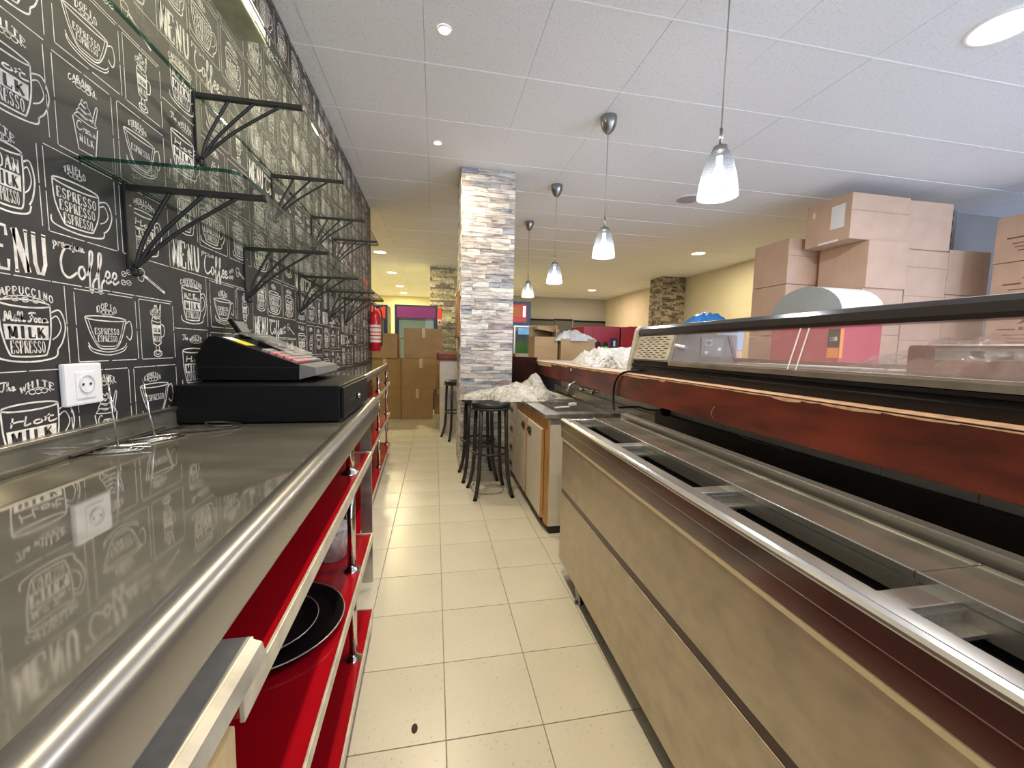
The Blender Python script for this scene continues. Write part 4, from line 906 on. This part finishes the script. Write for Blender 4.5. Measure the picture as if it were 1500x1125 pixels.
def crumple(name, label, cat, loc, sx, sy, h, m, seed, nx=34, ny=26, shape=None, sharp=1.0, under=None):
    """crumpled film: a draped sheet with sharp random folds, closed underneath"""
    rr = random.Random(seed); cx_ = [(rr.uniform(-1, 1), rr.uniform(-1, 1), rr.uniform(.15, .5), rr.uniform(-1, 1)) for _ in range(26)]
    lines = [(rr.uniform(0, PI), rr.uniform(-1, 1), rr.uniform(3, 9), rr.uniform(0, 6.28)) for _ in range(12)]
    vs = []
    for j in range(ny+1):
        for i in range(nx+1):
            u = -1+2*i/nx; v = -1+2*j/ny
            # square to disc-like outline with ragged edge
            q = max(abs(u), abs(v)); L_ = math.hypot(u, v)
            k = q/L_ if L_ > 1e-6 else 1
            a = math.atan2(v, u); rag = 1+.10*math.sin(5*a+seed)+.07*math.sin(9*a+2*seed)+.04*rr.uniform(-1, 1)
            x = u*k*rag; y = v*k*rag; R_ = min(1, math.hypot(u*k, v*k))
            dome = (shape(x, y) if shape else (1-R_**2.4))
            f = 0
            for (an, of, fr, ph) in lines: f += (1-abs(math.sin((x*math.cos(an)+y*math.sin(an)+.12*math.sin(7*x+of*9)+.1*math.sin(8*y+ph))*fr+ph)))**1.6*1.5/len(lines)
            for (px, py, pr, pa) in cx_: f += .25*pa*math.exp(-((x-px)**2+(y-py)**2)/pr**2/.3)*.5
            z = h*dome*(.50+.80*f*sharp)+rr.uniform(-1, 1)*h*.010*(1-R_*.7)
            z = max(.002, z)*(1 if R_ < .985 else .05)+.0015
            vs.append((x*sx, y*sy, z))
    fs = [(j*(nx+1)+i, j*(nx+1)+i+1, (j+1)*(nx+1)+i+1, (j+1)*(nx+1)+i) for j in range(ny) for i in range(nx)]
    b = MB(); b.add(vs, fs, m, smooth=True); o = b.obj(name, None, loc)
    return tag(o, label, cat)
# items seen through the glass
crumple('plastic_bag', 'clear bag of pink packs lying in the near end of the display case', 'bag', (1.29, .70, 1.1195), .13, .30, .100, 'film_pink' if 'film_pink' in MT else 'clear_film', 5)
t = thing('package', 'pink packet with white label inside the clear bag in the display case', 'packet', (1.30, .70, 1.1205), .1)
part('pouch', t, lambda b: b.box(-.05, .05, -.22, .16, 0, .078, 'pink_red', bev=.012)); part('label', t, lambda b: b.box(-.0512, -.0502, -.20, .10, .040, .068, 'paper'))
part('lettering', t, lambda b: [b.box(-.0518, -.0512, -.17+.045*i, -.145+.045*i, .044, .062, 'print_brown') for i in range(5)])
t = thing('wrapping_sheet', 'white paper sheet lying along the tray of the display case', 'paper', (1.36, .95, 1.1195))
part('sheet', t, lambda b: b.prism([(-.07, -.6), (.06, -.55), (.08, .3), (-.03, .62), (-.08, .2)], 'z', 0, .006, 'paper'))
# ------------------------------------------------------------------ on the bar beyond the case
crumple('plastic_bag', 'big crumpled white plastic bag lying on the bar beside the display case', 'bag', (1.36, 2.95, 1.041), .22, .62, .165, 'plastic_white', 11, 64, 64)
def open_box(loc, size, label, rz=0, m='cardboard', flap=True):
    t = thing('cardboard_box', label, 'box', loc, rz, 'cartons on the bar'); w_, d, h = size; th_ = .006
    part('bottom', t, lambda b: b.box(0, w_, 0, d, 0, th_, m))
    for x0, x1, y0, y1 in ((0, w_, 0, th_), (0, w_, d-th_, d), (0, th_, th_, d-th_), (w_-th_, w_, th_, d-th_)): part('side', t, lambda b: b.box(x0, x1, y0, y1, th_, h, m))
    return t
o = open_box((1.14, 4.55, 1.041), (.28, .30, .265), 'tan open carton standing at the far end of the bar, next to the pillar', 0)
part('flap', o, lambda b: (b.box(0, .28, .29, .30, .265, .41, 'cardboard'), b.box(0, .27, .10, .30, .36, .40, 'cardboard', Matrix.Rotation(.15, 4, 'Y')), b.box(.265, .275, .02, .30, .265, .40, 'cardboard')))
part('seam', o, lambda b: b.box(0, .28, -.001, 0, .14, .144, 'cardboard_edge'))
open_box((1.445, 4.50, 1.041), (.42, .32, .245), 'tan open carton holding white plastic, right of the flapped one on the bar', 0)
crumple('plastic_bag', 'white plastic bag bulging out of the open carton on the bar', 'bag', (1.62, 4.62, 1.262), .27, .15, .14, 'plastic_white', 21)
crumple('green_cloth', 'bright green cloth heaped on the bar behind the white plastic bag', 'cloth', (1.74, 3.95, 1.041), .20, .18, .25, 'green', 31, sharp=.3)
t = thing('glass_cabinet', 'small white-framed glass cabinet with greenery, beside the main pillar', 'cabinet', (1.10, 5.6, 0))
part('stand', t, lambda b: b.box(0, .31, 0, .3, 0, 1.09, 'white_laminate', bev=.004))
for x in (0, .29):
    for y in (0, .28): part('frame_post', t, lambda b: b.box(x, x+.02, y, y+.02, 1.09, 1.465, 'white_plastic'))
part('frame_top', t, lambda b: b.box(0, .31, 0, .3, 1.465, 1.485, 'white_plastic'))
part('pane', t, lambda b: (b.box(.02, .29, .004, .008, 1.09, 1.465, 'door_glass'), b.box(.292, .296, .02, .28, 1.09, 1.465, 'door_glass')))
part('back', t, lambda b: (b.box(.02, .29, .285, .295, 1.09, 1.37, 'grey_paint'), b.box(.12, .29, .285, .294, 1.37, 1.465, 'screen')))
part('plant', t, lambda b: [b.box(.06+.03*i, .075+.03*i, .12, .14, 1.10, 1.22+.03*(i % 3), 'green') for i in range(6)])
t = thing('vending_machine', 'dark blue vending machine with an orange and red picture panel, beyond the pillar', 'vending machine', (1.15, 7.0, 0))
part('cabinet', t, lambda b: b.box(0, .52, 0, .6, 0, 1.985, 'navy', bev=.01)); part('picture', t, lambda b: (b.box(.10, .44, -.006, 0, 1.62, 1.93, 'poster_red'), b.box(.15, .33, -.008, -.006, 1.72, 1.90, 'orange')))
part('painted_glint', t, lambda b: b.box(.38, .42, -.010, -.008, 1.72, 1.90, 'lamp_big')); part('slot', t, lambda b: b.box(.12, .36, -.01, 0, 1.40, 1.55, 'grey_plastic'))  # bright strip on the picture: a glint put in as a glowing box
t = thing('side_table', 'dark table carrying the red machines beyond the bar', 'table', (2.05, 5.5, 0))
part('tabletop', t, lambda b: b.box(-.05, 2.0, -.05, .75, .86, .90, 'dark_board', bev=.004))
for x in (0, 1.9):
    for y in (0, .65): part('leg', t, lambda b: b.box(x, x+.05, y, y+.05, 0, .86, 'dark_board'))
for k, (x0, x1, lab) in enumerate(((2.10, 2.66, 'red countertop machine with two round vents and a dark display'), (2.68, 3.28, 'plain red countertop machine right of the one with round vents'))):
    t = thing('red_machine', lab, 'machine', (x0, 5.5, .9005)); w_ = x1-x0
    part('body', t, lambda b: b.box(0, w_, 0, .55, 0, .605, 'red_machine', bev=.012)); part('front_panel', t, lambda b: b.box(.14 if k == 0 else .02, w_-.02, -.01, 0, .03, .56, 'red_machine', bev=.004))
    part('top_vent', t, lambda b: b.box(w_*.3, w_*.6, .1, .2, .605, .62, 'red_machine', bev=.004))
    if k == 0:
        for cx_ in (.22, .33): part('round_vent', t, lambda b: b.lathe([(.045, 0), (.04, .004), (0, .004)], 'dark_void', 20, M=Matrix.Translation((cx_, -.01, .34)) @ Matrix.Rotation(PI/2, 4, 'X')))
        part('display', t, lambda b: (b.box(.40, .52, -.014, -.01, .25, .44, 'navy'), b.box(.455, .485, -.016, -.014, .32, .40, 'paper')))
# ------------------------------------------------------------------ granita / ice cream freezer with domed lid
t = thing('chest_freezer', 'red chest freezer with a grey half-round hood, behind the display case', 'freezer', (3.12, 2.62, 0))
part('body', t, lambda b: b.box(0, .40, 0, .66, .04, 1.46, 'pink_red', bev=.006))
arc = [(.33+.335*math.cos(a*PI/14), 1.46+.04+.235*math.sin(a*PI/14)) for a in range(15)]
part('hood', t, lambda b: (b.prism([(0, 1.461)]+arc[::-1]+[(.665, 1.461)], 'x', -.006, .405, 'grey_white', smooth=False)))
part('hood_end', t, lambda b: b.prism([(0, 1.461)]+arc[::-1]+[(.665, 1.461)], 'x', -.012, -.0065, 'grey_paint'))
part('label_plate', t, lambda b: (b.box(-.004, 0, .0, .095, 1.14, 1.37, 'black_plastic'), b.box(-.0055, -.004, .0, .095, 1.14, 1.22, 'orange'), b.box(.0, .03, -.004, 0, 1.14, 1.37, 'orange')))
c = Chalk(); c.script('me', .02, .075, .0, .05, .010, m='paper')
b = MB(); b.add([(-.0045-v[0], .095-v[1], 1.28+v[2]) for v in c.b.v], c.b.f, 'paper'); b.obj('lettering', t)
for x in (.03, .33):
    for y in (.05, .58): part('castor', t, lambda b: b.lathe([(.02, 0), (.022, .02), (.015, .04)], 'iron_black', 12, cx=x, cy=y, cap0=True))
t = thing('paper_cup_stack', 'blue and orange printed bucket seen through the display glass', 'bucket', (1.60, 2.0, 0))
t.location = (1.595, 1.95, 1.041)
part('body', t, lambda b: b.lathe([(0, 0), (.055, 0), (.060, .10), (.062, .17), (.064, .235), (.060, .235)], 'bucket_clear', 24)); part('band', t, lambda b: b.lathe([(.0615, .14), (.0645, .235)], 'pale_blue', 24)); part('spots', t, lambda b: b.lathe([(.0605, .08), (.0622, .135)], 'pale_orange', 24))
crumple('blue_bag', 'bright blue plastic bag on top of a carton beyond the display case', 'bag', (3.32, 4.5, 1.4515), .33, .22, .30, 'blue', 41, sharp=.4)
carton((2.99, 4.25, 0), (.66, .5, 1.45), 'tall tan carton under the blue bag, beyond the display case')
t = thing('hanging_wires', 'two thin wires hanging from the ceiling down the cream wall', 'wires', (5.31, 5.62, 0))
for k, dy in enumerate((0, .05)): part('wire', t, lambda b: b.tube(catmull([(0, dy, H-.01), (-.01, dy-.02, 2.4), (0, dy+.04, 2.1), (.0, dy-.03+.05*k, 1.85), (.0, dy, 1.72)], 6), .006, 'cord_grey', 6))
part('junction', t, lambda b: b.tube([(-.0+.0, .025+.06*math.cos(a*PI/6), 1.70+.05*math.sin(a*PI/6)) for a in range(12)], .008, 'cord_grey', 6, closed=True))
# ------------------------------------------------------------------ right: wall of cartons
GP = 'big cartons stacked on the right'
def big(loc, size, label, rz=0, seam=True): 
    t = thing('cardboard_box', label, 'box', loc, rz, GP); w_, d, h = size
    part('body', t, lambda b: b.box(0, w_, 0, d, 0, h-.004, 'cardboard_pink', bev=.004))
    part('flap', t, lambda b: (b.box(.002, w_-.002, .002, d/2-.002, h-.004, h, 'cardboard_pink'), b.box(.002, w_-.002, d/2+.002, d-.002, h-.004, h, 'cardboard_pink')))
    if seam: part('seam', t, lambda b: b.box(.003, w_-.003, -.0008, 0, h*.62, h*.62+.004, 'cardboard_edge'))
    return t
tb = big((3.69, 3.10, 2.222), (.655, .45, .405), 'top carton nearest the ceiling with a white paper taped on its side', .0)
part('paper_sheet', tb, lambda b: b.box(-.002, 0, .06, .19, .12, .33, 'paper')); part('tape', tb, lambda b: (b.box(-.0025, -.002, .10, .30, .0, .018, 'white_plastic'), b.box(-.002, 0, .36, .38, .28, .33, 'paper')))
big((4.352, 3.12, 2.180), (.52, .45, .44), 'top carton with a plain front, right of the one with the paper', -.03, False)
c1 = [('second carton down under the papered one', (3.895, 3.08, 1.79), (.46, .48, .43)), ('third carton down in the stack under the papered one', (3.895, 3.10, 1.36), (.47, .46, .43)),
      ('fourth carton down in the stack under the papered one', (3.895, 3.10, .91), (.47, .46, .448)), ('fifth carton down in the stack under the papered one', (3.895, 3.10, .455), (.47, .46, .452)), ('bottom carton of the stack under the papered one', (3.895, 3.10, 0), (.47, .46, .452))]
for lab, l, s_ in c1: big(l, s_, lab, 0, False)
for z, h, lab in ((1.745, .434, 'second'), (1.32, .424, 'third'), (.88, .439, 'fourth'), (.44, .439, 'fifth'), (0, .439, 'lowest')): big((4.42, 3.13, z), (.50, .46, h), '%s carton down in the column right of the papered one' % lab, .0, z > 1.5)
for z, h, lab in ((1.78, .43, 'topmost'), (1.345, .43, 'second'), (.90, .44, 'third'), (.45, .445, 'fourth'), (0, .445, 'bottom')): big((4.94, 3.14, z), (.52, .46, h), '%s carton of the lower column left of the printed boxes' % lab, -.02, False)
for z, h, lab in ((1.89, .46, 'topmost'), (1.36, .525, 'second'), (.86, .49, 'third'), (.43, .425, 'lowest but one'), (0, .425, 'bottom')): big((3.575, 3.62, z), (.42, .45, h), '%s carton of the shaded column set back at the left of the cartons' % lab, 0, z > 1.5)
def printed(loc, size, label):
    t = big(loc, size, label, 0, False)
    w_, d, h = size
    def pr(b):   # printed on the side facing the bar
        b.prism([(d-.20, h*.62), (d-.235, h*.70), (d-.27, h*.92), (d-.29, h*.74), (d-.33, h*.68), (d-.29, h*.62), (d-.26, h*.66)], 'x', -.0012, 0, 'print_brown')
        for k, (a, c_) in enumerate(((.08, .20), (.22, .25), (.262, .292), (.305, .335), (.35, .38), (.395, .43))): b.box(-.0012, 0, d-c_, d-a, h*.50, h*.57 if k else h*.53, 'print_brown')
        for k in range(3): b.box(-.0012, 0, d-.46, d-.12-.02*k, h*(.38-.08*k), h*(.40-.08*k), 'print_brown')
    part('print', t, pr); return t
printed((5.10, 2.30, 2.03), (.5, .61, .41), 'printed carton on top at the right edge, standing above the plain ones')
for z, lab in ((1.62, 'second'), (1.215, 'third'), (.81, 'fourth'), (.405, 'fifth')): printed((5.095, 2.30, z), (.5, .60, .404), '%s printed carton from the top at the right edge' % lab)
big((5.10, 2.30, 0), (.5, .6, .404), 'plain carton carrying the printed boxes at the right edge')
t = thing('printed_sack', 'white sack with dark blue print behind the top cartons', 'sack', (5.08, 3.30, 2.2105))
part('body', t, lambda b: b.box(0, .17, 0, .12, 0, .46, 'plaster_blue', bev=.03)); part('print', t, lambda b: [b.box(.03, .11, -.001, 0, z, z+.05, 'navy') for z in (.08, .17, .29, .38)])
# ------------------------------------------------------------------ bar stools
def make_stool():
    t = thing('bar_stool', 'black round bar stool', 'stool', (0, 0, 0), 0, 'black metal bar stools')
    part('seat', t, lambda b: b.lathe([(0, .705), (.148, .705), (.156, .712), (.156, .728), (.148, .742), (.10, .748), (0, .748)], 'iron_black', 32))
    part('seat_ring', t, lambda b: b.tube([(.150*math.cos(a*PI/16), .150*math.sin(a*PI/16), .696) for a in range(32)], .010, 'iron_black', 8, closed=True))
    for k in range(4):
        a = PI/4+k*PI/2; c_, s_ = math.cos(a), math.sin(a)
        part('leg', t, lambda b: b.tube([(r*c_, r*s_, z) for r, z in ((.138, .70), (.146, .50), (.152, .30), (.164, .16), (.190, .06), (.212, .006))], .0150, 'iron_black', 10))
        part('foot_cap', t, lambda b: b.tube([(.208*c_, .208*s_, .016), (.2135*c_, .2135*s_, .0)], .0155, 'black_plastic', 10))
    part('foot_ring', t, lambda b: b.tube([(.143*math.cos(a*PI/16), .143*math.sin(a*PI/16), .345) for a in range(32)], .010, 'iron_black', 8, closed=True))
    return t
st = make_stool(); st.location = (.437, 3.12, 0); st['label'] = 'nearest black bar stool, under the edge of the plastic sheet'; st.rotation_euler.z = .1
s2 = copy_tree(st); s2.location = (.385, 3.535, 0); s2.rotation_euler.z = .05; s2['label'] = 'black bar stool standing close against the stone pillar, behind the nearest one'
s3 = copy_tree(st); s3.location = (.275, 5.10, 0); s3.rotation_euler.z = .3; s3['label'] = 'black bar stool farther back in front of the white tiled counter'
def sheet_shape(x, y):
    # highest to the right of centre where the film stands up in a peak
    e = max(0, 1-math.hypot(x, y)**2.2)
    return e**.6*(.44+.10*math.sin(4*x+1)-.22*max(0, x-.5)+.62*math.exp(-((x-.40)**2*60+(y)**2*6)))
crumple('plastic_sheet', 'crumpled sheet of clear plastic film spread over the nearest stool and the sink edge', 'plastic sheet', (.64, 3.16, .7695), .44, .27, .215, 'plastic_film', 3, 84, 56, sheet_shape)
tag(MB().tube(catmull([(.335, 3.36, .004), (.30, 3.25, .004), (.33, 3.12, .004), (.44, 3.07, .004), (.54, 3.12, .004), (.56, 3.24, .004), (.50, 3.30, .004), (.42, 3.28, .004)], 8), .0035, 'cord_grey', 6).obj('loose_cable'), 'thin grey cable lying on the floor under the nearest bar stool', 'cable')
t = tag(MB().lathe([(0, .004), (.008, .003), (.01, 0)], 'dirt', 8, M=Matrix.Translation((-.058, 1.16, 0)) @ Matrix.Scale(1.8, 4, (0, 1, 0))).obj('dead_insect'), 'small dark dead insect on the pale floor tile', 'insect')
# ------------------------------------------------------------------ lamps
def make_pendant():
    t = thing('pendant_lamp', 'pendant', 'pendant lamp', (1.17, 1.56, 0), 0, 'pendant lamps over the bar')
    part('canopy', t, lambda b: b.lathe([(.055, H), (.058, H-.012), (.055, H-.045), (.040, H-.085), (.018, H-.108), (.006, H-.112), (0, H-.112)], 'nickel', 28))
    part('cord', t, lambda b: b.tube([(0, 0, H-.11), (0, 0, 2.095)], .0032, 'cord_grey', 8))
    part('stem', t, lambda b: b.tube([(0, 0, 2.095), (0, 0, 2.02)], .0065, 'nickel', 10))
    part('cap', t, lambda b: b.lathe([(.004, 2.026), (.028, 2.022), (.032, 2.008), (.034, 2.002)], 'nickel', 24))
    part('shade', t, lambda b: b.lathe([(.032, 2.006), (.042, 1.99), (.056, 1.955), (.068, 1.91), (.076, 1.86), (.080, 1.82)], 'shade_glass', 40))
    part('bulb', t, lambda b: b.lathe([(0, 1.845), (.016, 1.85), (.026, 1.87), (.028, 1.895), (.022, 1.925), (.013, 1.95), (.013, 1.985)], 'lamp_cool', 20))
    return t
pe = make_pendant()
for i, (y, lab) in enumerate(((1.565, 'nearest pendant lamp with ringed glass shade, its cord leaving the top of the frame'), (2.735, 'second pendant lamp from the camera, hanging in front of the beige ceiling'), (3.93, 'third pendant lamp from the camera'), (5.10, 'farthest pendant lamp, warm-lit beside the stone pillar'))):
    o = pe if i == 0 else copy_tree(pe)
    o.location = (1.17, y, 0); o['label'] = lab
    d = bpy.data.lights.new('pendant_light', 'POINT'); d.energy = LP['pend']; d.color = (.93, .96, 1) if i < 3 else (1, .9, .7); d.shadow_soft_size = .04
    l = bpy.data.objects.new('pendant_light', d); COL.objects.link(l); l.location = (1.17, y, 1.80)
def downlight(x, y, r, m, label, power, color, group=None, soft=.05, spot=True):
    t = thing('ceiling_downlight', label, 'ceiling light', (x, y, H), 0, group)
    part('trim_ring', t, lambda b: b.lathe([(r*1.18, 0), (r*1.16, -.005), (r*1.02, -.007), (r, -.002)], 'ceiling_bar', 36))
    part('lens', t, lambda b: b.lathe([(r, -.003), (r*.6, -.0045), (0, -.005)], m, 36))
    if power:
        d = bpy.data.lights.new('downlight_beam', 'AREA'); d.shape = 'DISK'; d.size = max(.06, 2*r*.8); d.energy = power; d.color = color
        l = bpy.data.objects.new('downlight_beam', d); COL.objects.link(l); l.location = (x, y, H-.012)
W1 = (1, .84, .58)
downlight(.043, 2.204, .028, 'lamp_warm', 'small round halogen spot nearest the camera in the ceiling over the aisle', LP['near'], W1, 'small ceiling spots over the aisle')
downlight(.017, 3.36, .028, 'lamp_warm', 'small round halogen spot in the ceiling just before the stone pillar', LP['near'], W1, 'small ceiling spots over the aisle')
for y, lab in ((7.356, 'round ceiling light nearest of the four over the far left area'), (9.30, 'second of the four round ceiling lights over the far left area'), (11.33, 'third of the four round ceiling lights over the far left area'), (12.73, 'farthest of the four round ceiling lights over the far left area')):
    downlight(-.93, y, .10, 'lamp_warm', lab, LP['far'], (1, .86, .46), 'round ceiling lights far left')
downlight(2.69, 1.60, .115, 'lamp_big', 'large bright round ceiling light at the top right corner', LP['right'], (.96, .95, 1), 'round ceiling lights right')
downlight(4.21, 6.0, .10, 'lamp_warm', 'round ceiling light over the cream wall, right of the pendants', LP['right'], (1, .88, .55), 'round ceiling lights right')
downlight(4.16, 10.39, .10, 'lamp_warm', 'small far round ceiling light behind the pendants', LP['right'], (1, .74, .52), 'round ceiling lights right')
# the row of halogen spots goes on behind the camera
downlight(.05, 1.05, .028, 'lamp_warm', 'small halogen spot in the ceiling right above the camera', LP['near'], W1, 'small ceiling spots over the aisle')
downlight(.05, -.10, .028, 'lamp_warm', 'small halogen spot in the ceiling behind the camera', LP['near'], W1, 'small ceiling spots over the aisle')
t = thing('ceiling_speaker', 'flat grey round speaker grille in the ceiling beside the nearest pendant', 'speaker', (2.61, 3.94, H))
part('grille', t, lambda b: b.lathe([(.115, 0), (.113, -.006), (.10, -.008), (0, -.008)], 'speaker_grey', 36)); part('ring', t, lambda b: b.lathe([(.125, 0), (.124, -.005), (.115, -.007)], 'ceiling_bar', 36))
